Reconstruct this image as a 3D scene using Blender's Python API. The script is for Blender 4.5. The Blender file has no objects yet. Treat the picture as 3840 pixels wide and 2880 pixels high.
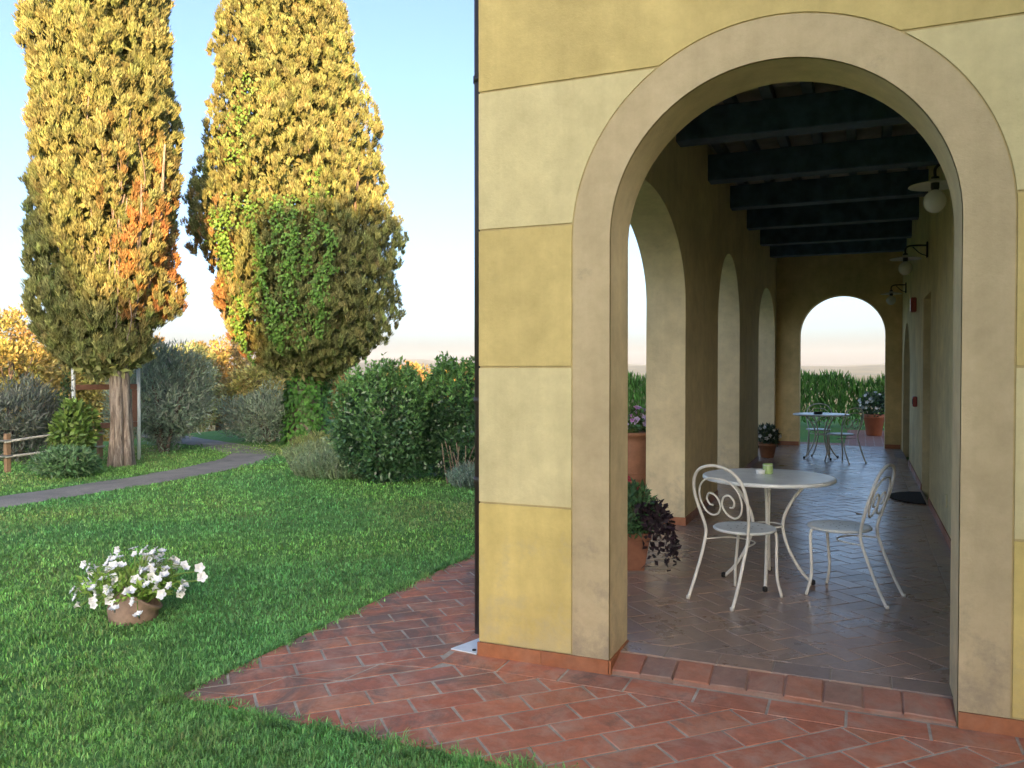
import bpy, bmesh, math, random
import numpy as np
from mathutils import Vector, Matrix, noise as mnoise
from mathutils.geometry import tessellate_polygon

S = bpy.context.scene
COL = S.collection
R = math.radians

# ------------------------------------------------------------------ camera
cam = bpy.data.cameras.new("camera")
cam.sensor_width = 36.0
cam.lens = 28.8
cam.clip_start = 0.05
cam.clip_end = 20000
cam_o = bpy.data.objects.new("camera", cam)
COL.objects.link(cam_o)
cam_o.location = (1.926, -4.059, 1.58)
cam_o.rotation_euler = (R(90 - 1.084), 0, R(23.073))
S.camera = cam_o

# ------------------------------------------------------------------ sky and sun
SUN_EL = R(10.0)
LIGHT = Vector((-0.55, 0.835, 0)).normalized()          # horizontal travel of the light
TO_SUN = Vector((-LIGHT.x * math.cos(SUN_EL), -LIGHT.y * math.cos(SUN_EL), math.sin(SUN_EL)))
W = bpy.data.worlds.new("World")
S.world = W
W.use_nodes = True
nt = W.node_tree
sky = nt.nodes.new("ShaderNodeTexSky")
sky.sky_type = 'NISHITA'
sky.sun_disc = False
sky.sun_elevation = SUN_EL
sky.sun_rotation = math.atan2(TO_SUN.x, TO_SUN.y)
sky.altitude = 200
sky.air_density = 0.6
sky.dust_density = 4.0
sky.ozone_density = 1.5
bg = nt.nodes["Background"]
bg.inputs[1].default_value = 0.15
nt.links.new(sky.outputs[0], bg.inputs[0])

sun = bpy.data.lights.new("sun", 'SUN')
sun.energy = 5.0
sun.angle = R(0.5)
sun.color = (1.0, 0.60, 0.27)
sun_o = bpy.data.objects.new("sun", sun)
COL.objects.link(sun_o)
sun_o.rotation_euler = TO_SUN.to_track_quat('Z', 'Y').to_euler()

S.view_settings.view_transform = 'Standard'
S.view_settings.look = 'None'
S.view_settings.exposure = 1.9
S.view_settings.gamma = 1.0
S.view_settings.use_curve_mapping = False
S.cycles.use_denoising = True
S.cycles.max_bounces = 10
S.cycles.diffuse_bounces = 7
S.cycles.glossy_bounces = 3
S.cycles.transmission_bounces = 4
S.cycles.caustics_reflective = False
S.cycles.caustics_refractive = False

# ------------------------------------------------------------------ helpers
def tag(o, label=None, cat=None, group=None, kind=None):
    if label: o["label"] = label
    if cat: o["category"] = cat
    if group: o["group"] = group
    if kind: o["kind"] = kind
    return o

def link(o, parent=None):
    COL.objects.link(o)
    if parent is not None:
        o.parent = parent
    return o

def empty(name, loc=(0, 0, 0), rz=0.0):
    o = bpy.data.objects.new(name, None)
    COL.objects.link(o)
    o.location = loc
    o.rotation_euler = (0, 0, rz)
    o.empty_display_size = 0.1
    return o

def mesh(name, verts, faces, mat=None, parent=None, smooth=False, loc=None):
    me = bpy.data.meshes.new(name)
    me.from_pydata([tuple(v) for v in verts], [], [tuple(f) for f in faces])
    me.update()
    if mat: me.materials.append(mat)
    if smooth:
        me.polygons.foreach_set("use_smooth", [True] * len(me.polygons))
    o = bpy.data.objects.new(name, me)
    link(o, parent)
    if loc is not None: o.location = loc
    return o

def bm_obj(name, bm, mat=None, parent=None, smooth=False):
    bmesh.ops.recalc_face_normals(bm, faces=bm.faces[:])
    me = bpy.data.meshes.new(name)
    bm.to_mesh(me); bm.free()
    if mat: me.materials.append(mat)
    if smooth:
        me.polygons.foreach_set("use_smooth", [True] * len(me.polygons))
    o = bpy.data.objects.new(name, me)
    return link(o, parent)

def box(name, lo, hi, mat, parent=None, bevel=0.0):
    bm = bmesh.new()
    x0, y0, z0 = lo; x1, y1, z1 = hi
    vs = [bm.verts.new(p) for p in [(x0,y0,z0),(x1,y0,z0),(x1,y1,z0),(x0,y1,z0),(x0,y0,z1),(x1,y0,z1),(x1,y1,z1),(x0,y1,z1)]]
    for f in [(0,3,2,1),(4,5,6,7),(0,1,5,4),(1,2,6,5),(2,3,7,6),(3,0,4,7)]:
        bm.faces.new([vs[i] for i in f])
    if bevel > 0:
        bmesh.ops.bevel(bm, geom=bm.edges[:], offset=bevel, segments=1, affect='EDGES')
    return bm_obj(name, bm, mat, parent)

def prism(name, pts, fn, t0, t1, mat, parent=None):
    """extrude a 2d polygon; fn(u, v, t) -> xyz"""
    n = len(pts)
    tri = tessellate_polygon([[Vector((p[0], p[1], 0)) for p in pts]])
    vs = [fn(p[0], p[1], t0) for p in pts] + [fn(p[0], p[1], t1) for p in pts]
    bm = bmesh.new()
    V = [bm.verts.new(v) for v in vs]
    for t in tri:
        try: bm.faces.new([V[i] for i in t])
        except ValueError: pass
        try: bm.faces.new([V[i + n] for i in reversed(t)])
        except ValueError: pass
    for i in range(n):
        j = (i + 1) % n
        try: bm.faces.new([V[i], V[j], V[j + n], V[i + n]])
        except ValueError: pass
    return bm_obj(name, bm, mat, parent)

XZ = lambda u, v, t: (u, t, v)      # polygon in XZ, extruded in Y
YZ = lambda u, v, t: (t, u, v)      # polygon in YZ, extruded in X
XY = lambda u, v, t: (u, v, t)

def arch_pts(c, a, spring, b, n=40, z0=0.0):
    """opening outline from bottom-left over the arch to bottom-right"""
    out = [(c - a, z0)]
    for i in range(n + 1):
        t = math.pi * (1 - i / n)
        out.append((c + a * math.cos(t), spring + b * math.sin(t)))
    out.append((c + a, z0))
    return out

def catmull(pts, sub=6):
    P = [Vector(p) for p in pts]
    P = [P[0] * 2 - P[1]] + P + [P[-1] * 2 - P[-2]]
    out = []
    for i in range(1, len(P) - 2):
        for k in range(sub):
            t = k / sub
            a, b, c, d = P[i-1], P[i], P[i+1], P[i+2]
            out.append(0.5 * ((2*b) + (c-a)*t + (2*a-5*b+4*c-d)*t*t + (3*b-a-3*c+d)*t*t*t))
    out.append(P[-2])
    return out

def tube_geo(pts, rad, seg=8, closed=False):
    P = [Vector(p) for p in pts]
    n = len(P)
    rads = rad if isinstance(rad, (list, tuple)) else [rad] * n
    verts, faces = [], []
    T = []
    for i in range(n):
        a = P[i-1] if (i > 0 or closed) else P[i]
        b = P[(i+1) % n] if (i < n-1 or closed) else P[i]
        d = (b - a)
        T.append(d.normalized() if d.length > 1e-9 else Vector((0,0,1)))
    ref = Vector((0,0,1)) if abs(T[0].z) < 0.9 else Vector((1,0,0))
    N = T[0].cross(ref).normalized()
    for i in range(n):
        N = (N - T[i] * N.dot(T[i]))
        N = N.normalized() if N.length > 1e-6 else T[i].orthogonal().normalized()
        B = T[i].cross(N)
        for k in range(seg):
            a = 2 * math.pi * k / seg
            verts.append(P[i] + (N * math.cos(a) + B * math.sin(a)) * rads[i])
    m = n if closed else n - 1
    for i in range(m):
        for k in range(seg):
            a = i * seg + k; b = i * seg + (k+1) % seg
            c = ((i+1) % n) * seg + (k+1) % seg; d = ((i+1) % n) * seg + k
            faces.append((a, b, c, d))
    if not closed:
        faces.append(tuple(reversed(range(seg))))
        faces.append(tuple(range((n-1)*seg, n*seg)))
    return verts, faces

def tube(name, pts, rad, mat, parent=None, seg=8, sub=0, closed=False):
    if sub: pts = catmull(pts, sub)
    v, f = tube_geo(pts, rad, seg, closed)
    return mesh(name, v, f, mat, parent, smooth=True)

def lathe(name, prof, mat, parent=None, seg=32, loc=(0,0,0), jitter=0.0, smooth=True):
    verts, faces = [], []
    for (r, z) in prof:
        for k in range(seg):
            a = 2 * math.pi * k / seg
            q = r * (1 + jitter * mnoise.noise(Vector((math.cos(a)*2, math.sin(a)*2, z*5))))
            verts.append((q * math.cos(a), q * math.sin(a), z))
    m = len(prof)
    for i in range(m - 1):
        for k in range(seg):
            faces.append((i*seg+k, i*seg+(k+1) % seg, (i+1)*seg+(k+1) % seg, (i+1)*seg+k))
    if prof[0][0] > 1e-5: faces.append(tuple(reversed(range(seg))))
    if prof[-1][0] > 1e-5: faces.append(tuple(range((m-1)*seg, m*seg)))
    o = mesh(name, verts, faces, mat, parent, smooth=smooth, loc=loc)
    return o

def dup(o, parent=None, loc=None, rz=None):
    c = o.copy(); COL.objects.link(c); c.parent = parent
    if loc is not None: c.location = loc
    if rz is not None: c.rotation_euler = (0, 0, rz)
    for ch in list(o.children):
        dup(ch, c)
    return c

def clip_poly(poly, planes):
    """planes: (a, b, c) keep a*x+b*y <= c"""
    for (a, b, c) in planes:
        out = []
        n = len(poly)
        for i in range(n):
            p, q = poly[i], poly[(i+1) % n]
            dp = a*p[0] + b*p[1] - c; dq = a*q[0] + b*q[1] - c
            if dp <= 0: out.append(p)
            if (dp < 0 < dq) or (dq < 0 < dp):
                t = dp / (dp - dq)
                out.append((p[0] + (q[0]-p[0])*t, p[1] + (q[1]-p[1])*t))
        poly = out
        if len(poly) < 3: return []
    return poly

def area(poly):
    return 0.5 * sum(poly[i][0]*poly[(i+1) % len(poly)][1] - poly[(i+1) % len(poly)][0]*poly[i][1] for i in range(len(poly)))

def inset(poly, d):
    """shrink a convex polygon"""
    if area(poly) < 0: poly = poly[::-1]
    planes = []
    n = len(poly)
    for i in range(n):
        p, q = poly[i], poly[(i+1) % n]
        ex, ey = q[0]-p[0], q[1]-p[1]
        l = math.hypot(ex, ey)
        if l < 1e-6: continue
        nx, ny = ey/l, -ex/l
        planes.append((nx, ny, nx*p[0] + ny*p[1] - d))
    return clip_poly(poly, planes)

def brick_geo(poly, z_top, h, cham=0.0022):
    """convex polygon -> chamfered slab geometry"""
    if area(poly) < 0: poly = poly[::-1]
    n = len(poly)
    cx = sum(p[0] for p in poly)/n; cy = sum(p[1] for p in poly)/n
    top = []
    for p in poly:
        dx, dy = cx-p[0], cy-p[1]; l = math.hypot(dx, dy) or 1
        k = min(cham*1.4, l*0.4)
        top.append((p[0]+dx/l*k, p[1]+dy/l*k))
    v = [(p[0], p[1], z_top-h) for p in poly] + [(p[0], p[1], z_top-cham) for p in poly] + [(p[0], p[1], z_top) for p in top]
    f = []
    for i in range(n):
        j = (i+1) % n
        f.append((i, j, n+j, n+i)); f.append((n+i, n+j, 2*n+j, 2*n+i))
    f.append(tuple(range(2*n, 3*n)))
    return v, f

# ------------------------------------------------------------------ materials
def new_mat(name):
    m = bpy.data.materials.new(name)
    m.use_nodes = True
    t = m.node_tree
    b = t.nodes["Principled BSDF"]
    return m, t, b

def nnode(t, typ, **kw):
    n = t.nodes.new(typ)
    for k, v in kw.items(): setattr(n, k, v)
    return n

def ramp(t, fac, stops):
    r = t.nodes.new("ShaderNodeValToRGB")
    el = r.color_ramp.elements
    while len(el) < len(stops): el.new(0.5)
    for e, (p, c) in zip(el, stops):
        e.position = p
        e.color = (*c, 1) if len(c) == 3 else c
    t.links.new(fac, r.inputs[0])
    return r

def noise_tex(t, scale, detail=4, rough=0.6, coord=None, dist=0.0):
    n = t.nodes.new("ShaderNodeTexNoise")
    n.inputs["Scale"].default_value = scale
    n.inputs["Detail"].default_value = detail
    n.inputs["Roughness"].default_value = rough
    n.inputs["Distortion"].default_value = dist
    if coord is not None: t.links.new(coord, n.inputs["Vector"])
    return n

def mix(t, fac, a, b, mode='MIX'):
    n = t.nodes.new("ShaderNodeMix")
    n.data_type = 'RGBA'; n.blend_type = mode
    for sock, val in ((n.inputs[0], fac), (n.inputs[6], a), (n.inputs[7], b)):
        if hasattr(val, "is_linked") or isinstance(val, bpy.types.NodeSocket): t.links.new(val, sock)
        elif isinstance(val, (int, float)): sock.default_value = val
        else: sock.default_value = (*val, 1) if len(val) == 3 else val
    return n.outputs[2]

def bump(t, b, height, strength=0.3, dist=0.01):
    n = t.nodes.new("ShaderNodeBump")
    n.inputs["Strength"].default_value = strength
    n.inputs["Distance"].default_value = dist
    t.links.new(height, n.inputs["Height"])
    t.links.new(n.outputs[0], b.inputs["Normal"])

def geo_pos(t):
    return t.nodes.new("ShaderNodeNewGeometry").outputs["Position"]

def plaster(name, col, stain=(0.2, 0.17, 0.12), stain_amt=0.35, rough=0.9, var=0.18, bscale=60, base_dirt=0.16):
    m, t, b = new_mat(name)
    P = geo_pos(t)
    n1 = noise_tex(t, 1.3, 7, 0.62, P, 0.25)
    n2 = noise_tex(t, 7.0, 6, 0.68, P)
    c1 = tuple(x * (1 - var) for x in col); c2 = tuple(min(1, x * (1 + var * 0.6)) for x in col)
    r1 = ramp(t, n1.outputs[0], [(0.34, c1), (0.66, c2)])
    r2 = ramp(t, n2.outputs[0], [(0.3, (0.84, 0.83, 0.80)), (0.7, (1.06, 1.06, 1.05))])
    c = mix(t, 0.85, r1.outputs[0], r2.outputs[0], 'MULTIPLY')
    # rain runs: noise stretched down the wall
    mp = t.nodes.new("ShaderNodeMapping"); mp.inputs["Scale"].default_value = (5.0, 5.0, 0.35)
    t.links.new(P, mp.inputs[0])
    n5 = noise_tex(t, 1.6, 5, 0.6, mp.outputs[0])
    r5 = ramp(t, n5.outputs[0], [(0.42, (0.94, 0.935, 0.92)), (0.62, (1.02, 1.02, 1.02))])
    c = mix(t, 0.7, c, r5.outputs[0], 'MULTIPLY')
    # splash dirt and worn patches, more of them low down
    sx = t.nodes.new("ShaderNodeSeparateXYZ"); t.links.new(P, sx.inputs[0])
    mr = t.nodes.new("ShaderNodeMapRange")
    mr.inputs[1].default_value = 0.08; mr.inputs[2].default_value = 0.9
    mr.inputs[3].default_value = base_dirt; mr.inputs[4].default_value = -0.06
    t.links.new(sx.outputs[2], mr.inputs[0])
    n3 = noise_tex(t, 4.2, 9, 0.74, P, 0.15)
    ad = nnode(t, "ShaderNodeMath", operation='ADD')
    t.links.new(n3.outputs[0], ad.inputs[0]); t.links.new(mr.outputs[0], ad.inputs[1])
    r3 = ramp(t, ad.outputs[0], [(0.56, (0, 0, 0)), (0.74, (1, 1, 1))])
    sc = nnode(t, "ShaderNodeMath", operation='MULTIPLY'); sc.inputs[1].default_value = stain_amt
    t.links.new(r3.outputs[0], sc.inputs[0])
    c = mix(t, sc.outputs[0], c, stain)
    t.links.new(c, b.inputs["Base Color"])
    b.inputs["Roughness"].default_value = rough
    b.inputs["Specular IOR Level"].default_value = 0.25
    nb = noise_tex(t, bscale, 6, 0.75, P)
    nb2 = noise_tex(t, 3.5, 4, 0.6, P)
    m2 = nnode(t, "ShaderNodeMath", operation='MULTIPLY_ADD'); m2.inputs[1].default_value = 3.0
    t.links.new(nb2.outputs[0], m2.inputs[0]); t.links.new(nb.outputs[0], m2.inputs[2])
    bump(t, b, m2.outputs[0], 0.5, 0.006)
    return m

def simple(name, col, rough=0.5, metal=0.0, var=0.12, scale=20, spec=0.5, bstr=0.0):
    m, t, b = new_mat(name)
    P = nnode(t, "ShaderNodeTexCoord").outputs["Object"]
    n = noise_tex(t, scale, 5, 0.65, P)
    r = ramp(t, n.outputs[0], [(0.3, tuple(x*(1-var) for x in col)), (0.7, tuple(min(1, x*(1+var)) for x in col))])
    t.links.new(r.outputs[0], b.inputs["Base Color"])
    b.inputs["Roughness"].default_value = rough
    b.inputs["Metallic"].default_value = metal
    b.inputs["Specular IOR Level"].default_value = spec
    if bstr: bump(t, b, n.outputs[0], bstr, 0.01)
    return m

def brick_mat(name, tones, rough, stain=None, stain_amt=0.6, dust=(0.42, 0.33, 0.26), dust_amt=0.35, coat=0.0, bstr=0.35):
    m, t, b = new_mat(name)
    P = geo_pos(t)
    oi = t.nodes.new("ShaderNodeObjectInfo")
    ge = t.nodes.new("ShaderNodeNewGeometry")
    ad = nnode(t, "ShaderNodeMath", operation='ADD')
    t.links.new(oi.outputs["Random"], ad.inputs[0]); t.links.new(ge.outputs["Random Per Island"], ad.inputs[1])
    fr = nnode(t, "ShaderNodeMath", operation='FRACT'); t.links.new(ad.outputs[0], fr.inputs[0])
    k = len(tones)
    rr = ramp(t, fr.outputs[0], [(i/(k-1), c) for i, c in enumerate(tones)])
    n1 = noise_tex(t, 14, 6, 0.7, P)
    r1 = ramp(t, n1.outputs[0], [(0.3, (0.72, 0.72, 0.72)), (0.7, (1.15, 1.12, 1.1))])
    c = mix(t, 0.9, rr.outputs[0], r1.outputs[0], 'MULTIPLY')
    n2 = noise_tex(t, 5.5, 7, 0.7, P, 0.5)
    r2 = ramp(t, n2.outputs[0], [(0.46, (0, 0, 0)), (0.7, (1, 1, 1))])
    s2 = nnode(t, "ShaderNodeMath", operation='MULTIPLY'); s2.inputs[1].default_value = dust_amt
    t.links.new(r2.outputs[0], s2.inputs[0])
    c = mix(t, s2.outputs[0], c, dust)
    if stain is not None:
        n3 = noise_tex(t, 2.3, 8, 0.75, P, 0.9)
        # old damp patches sit mostly on the garden side of the corner
        sx = t.nodes.new("ShaderNodeSeparateXYZ"); t.links.new(P, sx.inputs[0])
        mr = t.nodes.new("ShaderNodeMapRange")
        mr.inputs[1].default_value = -0.4; mr.inputs[2].default_value = 1.6
        mr.inputs[3].default_value = 0.07; mr.inputs[4].default_value = -0.10
        t.links.new(sx.outputs[0], mr.inputs[0])
        a3 = nnode(t, "ShaderNodeMath", operation='ADD')
        t.links.new(n3.outputs[0], a3.inputs[0]); t.links.new(mr.outputs[0], a3.inputs[1])
        r3 = ramp(t, a3.outputs[0], [(0.52, (0, 0, 0)), (0.66, (1, 1, 1))])
        s3 = nnode(t, "ShaderNodeMath", operation='MULTIPLY'); s3.inputs[1].default_value = stain_amt
        t.links.new(r3.outputs[0], s3.inputs[0])
        c = mix(t, s3.outputs[0], c, stain)
    t.links.new(c, b.inputs["Base Color"])
    nr = noise_tex(t, 3.0, 5, 0.7, P)
    rgh = ramp(t, nr.outputs[0], [(0.3, (rough*0.75,)*3), (0.7, (min(1, rough*1.3),)*3)])
    t.links.new(rgh.outputs[0], b.inputs["Roughness"])
    b.inputs["Specular IOR Level"].default_value = 0.5
    if coat:
        b.inputs["Coat Weight"].default_value = coat
        b.inputs["Coat Roughness"].default_value = 0.22
    nb = noise_tex(t, 38, 5, 0.7, P)
    nb2 = noise_tex(t, 7, 3, 0.6, P)
    a2 = nnode(t, "ShaderNodeMath", operation='ADD')
    t.links.new(nb.outputs[0], a2.inputs[0]); t.links.new(nb2.outputs[0], a2.inputs[1])
    bump(t, b, a2.outputs[0], bstr, 0.006)
    return m

def leaf_mat(name, rough=0.5, trans=0.25, spec=0.4):
    m, t, b = new_mat(name)
    a = t.nodes.new("ShaderNodeAttribute"); a.attribute_name = "col"
    t.links.new(a.outputs[0], b.inputs["Base Color"])
    b.inputs["Roughness"].default_value = rough
    b.inputs["Specular IOR Level"].default_value = spec
    if trans > 0:
        tr = t.nodes.new("ShaderNodeBsdfTranslucent")
        t.links.new(a.outputs[0], tr.inputs[0])
        mx = t.nodes.new("ShaderNodeMixShader"); mx.inputs[0].default_value = trans
        t.links.new(b.outputs[0], mx.inputs[1]); t.links.new(tr.outputs[0], mx.inputs[2])
        t.links.new(mx.outputs[0], t.nodes["Material Output"].inputs[0])
    return m

M = {}
M['block_yellow'] = plaster('plaster_yellow', (0.66, 0.525, 0.20), (0.45, 0.39, 0.24), 0.55)
M['block_pale'] = plaster('plaster_pale', (0.655, 0.575, 0.325), (0.52, 0.45, 0.27), 0.3, var=0.12)
M['block_ochre'] = plaster('plaster_ochre', (0.60, 0.48, 0.205), (0.42, 0.36, 0.22), 0.4)
M['surround'] = plaster('plaster_surround', (0.52, 0.425, 0.265), (0.22, 0.19, 0.15), 0.6, var=0.10, base_dirt=0.15)
M['joint'] = plaster('plaster_joint', (0.5, 0.4, 0.2), (0.3, 0.25, 0.15), 0.3)
M['wall_in'] = plaster('plaster_loggia', (0.78, 0.655, 0.41), (0.3, 0.27, 0.2), 0.4, var=0.12)
M['wall_end'] = plaster('plaster_end', (0.76, 0.575, 0.27), (0.3, 0.25, 0.15), 0.35)
M['wall_right'] = plaster('plaster_right', (0.78, 0.68, 0.39), (0.4, 0.34, 0.2), 0.3)
M['skirt'] = brick_mat('terracotta_skirting', [(0.34, 0.125, 0.055), (0.37, 0.14, 0.06), (0.32, 0.115, 0.05)], 0.5, dust_amt=0.12, bstr=0.12)
M['brick'] = brick_mat('terracotta_paver', [(0.50, 0.175, 0.10), (0.55, 0.205, 0.12), (0.44, 0.16, 0.10), (0.52, 0.215, 0.12), (0.47, 0.155, 0.09), (0.40, 0.185, 0.13)], 0.75, stain=(0.13, 0.105, 0.09), stain_amt=0.75, dust=(0.52, 0.36, 0.28), dust_amt=0.6)
M['brick_in'] = brick_mat('terracotta_floor', [(0.31, 0.215, 0.175), (0.35, 0.23, 0.18), (0.265, 0.195, 0.17), (0.38, 0.25, 0.185), (0.29, 0.22, 0.19)], 0.31, dust=(0.30, 0.23, 0.19), dust_amt=0.3, coat=0.45, bstr=0.3)
M['brick_step'] = brick_mat('terracotta_step', [(0.36, 0.15, 0.10), (0.31, 0.155, 0.11), (0.26, 0.16, 0.125), (0.39, 0.16, 0.095)], 0.65, dust=(0.33, 0.26, 0.21), dust_amt=0.55)
M['mortar'] = plaster('mortar', (0.57, 0.50, 0.43), (0.25, 0.21, 0.17), 0.7)
M['mortar_in'] = plaster('mortar_loggia', (0.42, 0.35, 0.29), (0.2, 0.17, 0.14), 0.5)
M['beam'] = simple('dark_blue_beam', (0.07, 0.115, 0.185), 0.6, var=0.4, scale=6, bstr=0.2)
M['joist'] = simple('dark_joist', (0.10, 0.13, 0.16), 0.6, var=0.4, scale=6)
M['plank'] = simple('ceiling_tile', (0.42, 0.39, 0.36), 0.85, var=0.25, scale=4)
M['pipe'] = simple('brown_pipe', (0.035, 0.027, 0.024), 0.4, var=0.2)
M['galv'] = simple('galvanised', (0.72, 0.75, 0.77), 0.45, metal=0.0, var=0.08)
M['iron'] = simple('black_iron', (0.012, 0.012, 0.013), 0.5)
M['enamel'] = simple('white_enamel', (0.62, 0.60, 0.53), 0.35, var=0.08, scale=30)
M['globe'] = simple('opal_glass', (0.66, 0.65, 0.6), 0.15, var=0.03)
def chipped(name, col, rough, rust=(0.16, 0.075, 0.035)):
    m, t, b = new_mat(name)
    P = nnode(t, "ShaderNodeTexCoord").outputs["Object"]
    n = noise_tex(t, 9, 6, 0.7, P)
    r = ramp(t, n.outputs[0], [(0.3, tuple(x*0.80 for x in col)), (0.65, col)])
    n2 = noise_tex(t, 34, 4, 0.65, P)
    r2 = ramp(t, n2.outputs[0], [(0.69, (0, 0, 0)), (0.73, (1, 1, 1))])
    t.links.new(mix(t, r2.outputs[0], r.outputs[0], rust), b.inputs["Base Color"])
    b.inputs["Roughness"].default_value = rough
    bump(t, b, n2.outputs[0], 0.15, 0.004)
    return m
M['chair'] = chipped('ivory_paint', (0.80, 0.785, 0.72), 0.4)
M['tabletop'] = chipped('table_paint', (0.82, 0.85, 0.83), 0.3, (0.4, 0.36, 0.3))
M['seat'] = chipped('seat_paint', (0.72, 0.76, 0.75), 0.36)
M['rubber'] = simple('black_rubber', (0.012, 0.011, 0.01), 0.7)
M['terracotta'] = simple('terracotta_pot', (0.36, 0.165, 0.09), 0.75, var=0.22, scale=7, bstr=0.15)
M['terracotta_old'] = simple('terracotta_old', (0.30, 0.205, 0.155), 0.85, var=0.35, scale=9, bstr=0.3)
M['terracotta_red'] = simple('terracotta_red', (0.48, 0.17, 0.09), 0.65, var=0.12, scale=7)
M['soil'] = simple('soil', (0.045, 0.03, 0.022), 0.95, var=0.4, scale=40, bstr=0.5)
M['door'] = simple('door_wood', (0.09, 0.078, 0.055), 0.5, var=0.25, scale=5)
M['glass'] = simple('window_glass', (0.03, 0.035, 0.035), 0.06, var=0.1)
M['red'] = simple('red_plastic', (0.28, 0.03, 0.02), 0.4)
M['white'] = simple('white_plastic', (0.7, 0.68, 0.6), 0.4, var=0.04)
M['mat'] = simple('doormat', (0.018, 0.015, 0.013), 0.95, var=0.3, scale=80, bstr=0.5)
M['bark'] = simple('bark', (0.17, 0.13, 0.105), 0.9, var=0.5, scale=9, bstr=0.8)
def bark_mat(name, c1, c2, c3):
    m, t, b = new_mat(name)
    tc = nnode(t, "ShaderNodeTexCoord").outputs["Object"]
    mp = t.nodes.new("ShaderNodeMapping"); mp.inputs["Scale"].default_value = (1, 1, 0.12)
    t.links.new(tc, mp.inputs[0])
    n = noise_tex(t, 26, 6, 0.7, mp.outputs[0], 0.6)
    r = ramp(t, n.outputs[0], [(0.32, c1), (0.5, c2), (0.68, c3)])
    t.links.new(r.outputs[0], b.inputs["Base Color"])
    b.inputs["Roughness"].default_value = 0.95
    bump(t, b, n.outputs[0], 0.9, 0.03)
    return m
M['bark_grey'] = bark_mat('bark_grey', (0.07, 0.05, 0.04), (0.25, 0.20, 0.16), (0.45, 0.39, 0.33))
M['rail'] = simple('weathered_rail', (0.52, 0.49, 0.44), 0.85, var=0.25, scale=9)
M['post'] = simple('fence_post_wood', (0.27, 0.17, 0.10), 0.85, var=0.25, scale=9)
M['pole'] = simple('white_pole', (0.80, 0.83, 0.82), 0.4, var=0.06)
M['board'] = simple('brown_board', (0.20, 0.095, 0.06), 0.6, var=0.2)
M['roof'] = simple('roof_tile', (0.3, 0.14, 0.08), 0.8, var=0.25, scale=3)
M['far_wall'] = plaster('shade_house_wall', (0.5, 0.4, 0.24))
M['leaf'] = leaf_mat('leaf', 0.5, 0.22)
M['leaf_gloss'] = leaf_mat('leaf_glossy', 0.32, 0.12, 0.55)
M['needle'] = leaf_mat('cypress_spray', 0.75, 0.18, 0.25)
M['grass'] = leaf_mat('grass_blade', 0.55, 0.28, 0.35)
M['petal_white'] = simple('petal_white', (0.80, 0.80, 0.80), 0.6, var=0.04)
M['petal_pink'] = simple('petal_pink', (0.50, 0.22, 0.47), 0.6, var=0.25, scale=14)
M['petal_lilac'] = simple('petal_lilac', (0.62, 0.47, 0.66), 0.6, var=0.12, scale=14)
M['petal_red'] = simple('petal_red', (0.42, 0.03, 0.07), 0.6, var=0.2)
M['candle'] = simple('green_tin', (0.35, 0.5, 0.2), 0.35, var=0.1)

# lawn / terrain
def ground_mat():
    m, t, b = new_mat('ground')
    P = geo_pos(t)
    n1 = noise_tex(t, 0.55, 6, 0.65, P, 0.3)
    r1 = ramp(t, n1.outputs[0], [(0.35, (0.13, 0.29, 0.085)), (0.55, (0.16, 0.31, 0.09)), (0.75, (0.25, 0.28, 0.11))])
    n2 = noise_tex(t, 30, 6, 0.75, P)
    r2 = ramp(t, n2.outputs[0], [(0.3, (0.45, 0.45, 0.45)), (0.7, (1.3, 1.3, 1.2))])
    c = mix(t, 1.0, r1.outputs[0], r2.outputs[0], 'MULTIPLY')
    # fields in the valley
    n3 = noise_tex(t, 0.006, 5, 0.7, P, 0.5)
    r3 = ramp(t, n3.outputs[0], [(0.35, (0.05, 0.075, 0.03)), (0.5, (0.14, 0.13, 0.06)), (0.65, (0.07, 0.09, 0.04))])
    sx = t.nodes.new("ShaderNodeSeparateXYZ"); t.links.new(P, sx.inputs[0])
    mr = t.nodes.new("ShaderNodeMapRange"); mr.inputs[1].default_value = -2; mr.inputs[2].default_value = -9
    t.links.new(sx.outputs[2], mr.inputs[0])
    c = mix(t, mr.outputs[0], c, r3.outputs[0])
    t.links.new(c, b.inputs["Base Color"])
    b.inputs["Roughness"].default_value = 0.95
    b.inputs["Specular IOR Level"].default_value = 0.1
    bump(t, b, n2.outputs[0], 0.6, 0.02)
    return m
M['ground'] = ground_mat()

def path_mat():
    m, t, b = new_mat('path_asphalt')
    P = geo_pos(t)
    n1 = noise_tex(t, 60, 5, 0.7, P); n2 = noise_tex(t, 1.5, 6, 0.7, P, 0.5)
    r1 = ramp(t, n1.outputs[0], [(0.3, (0.17, 0.16, 0.145)), (0.7, (0.31, 0.292, 0.265))])
    r2 = ramp(t, n2.outputs[0], [(0.3, (0.75, 0.75, 0.75)), (0.72, (1.5, 1.42, 1.35))])
    t.links.new(mix(t, 1.0, r1.outputs[0], r2.outputs[0], 'MULTIPLY'), b.inputs["Base Color"])
    b.inputs["Roughness"].default_value = 0.9
    bump(t, b, n1.outputs[0], 0.5, 0.01)
    return m
M['path'] = path_mat()

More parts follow.
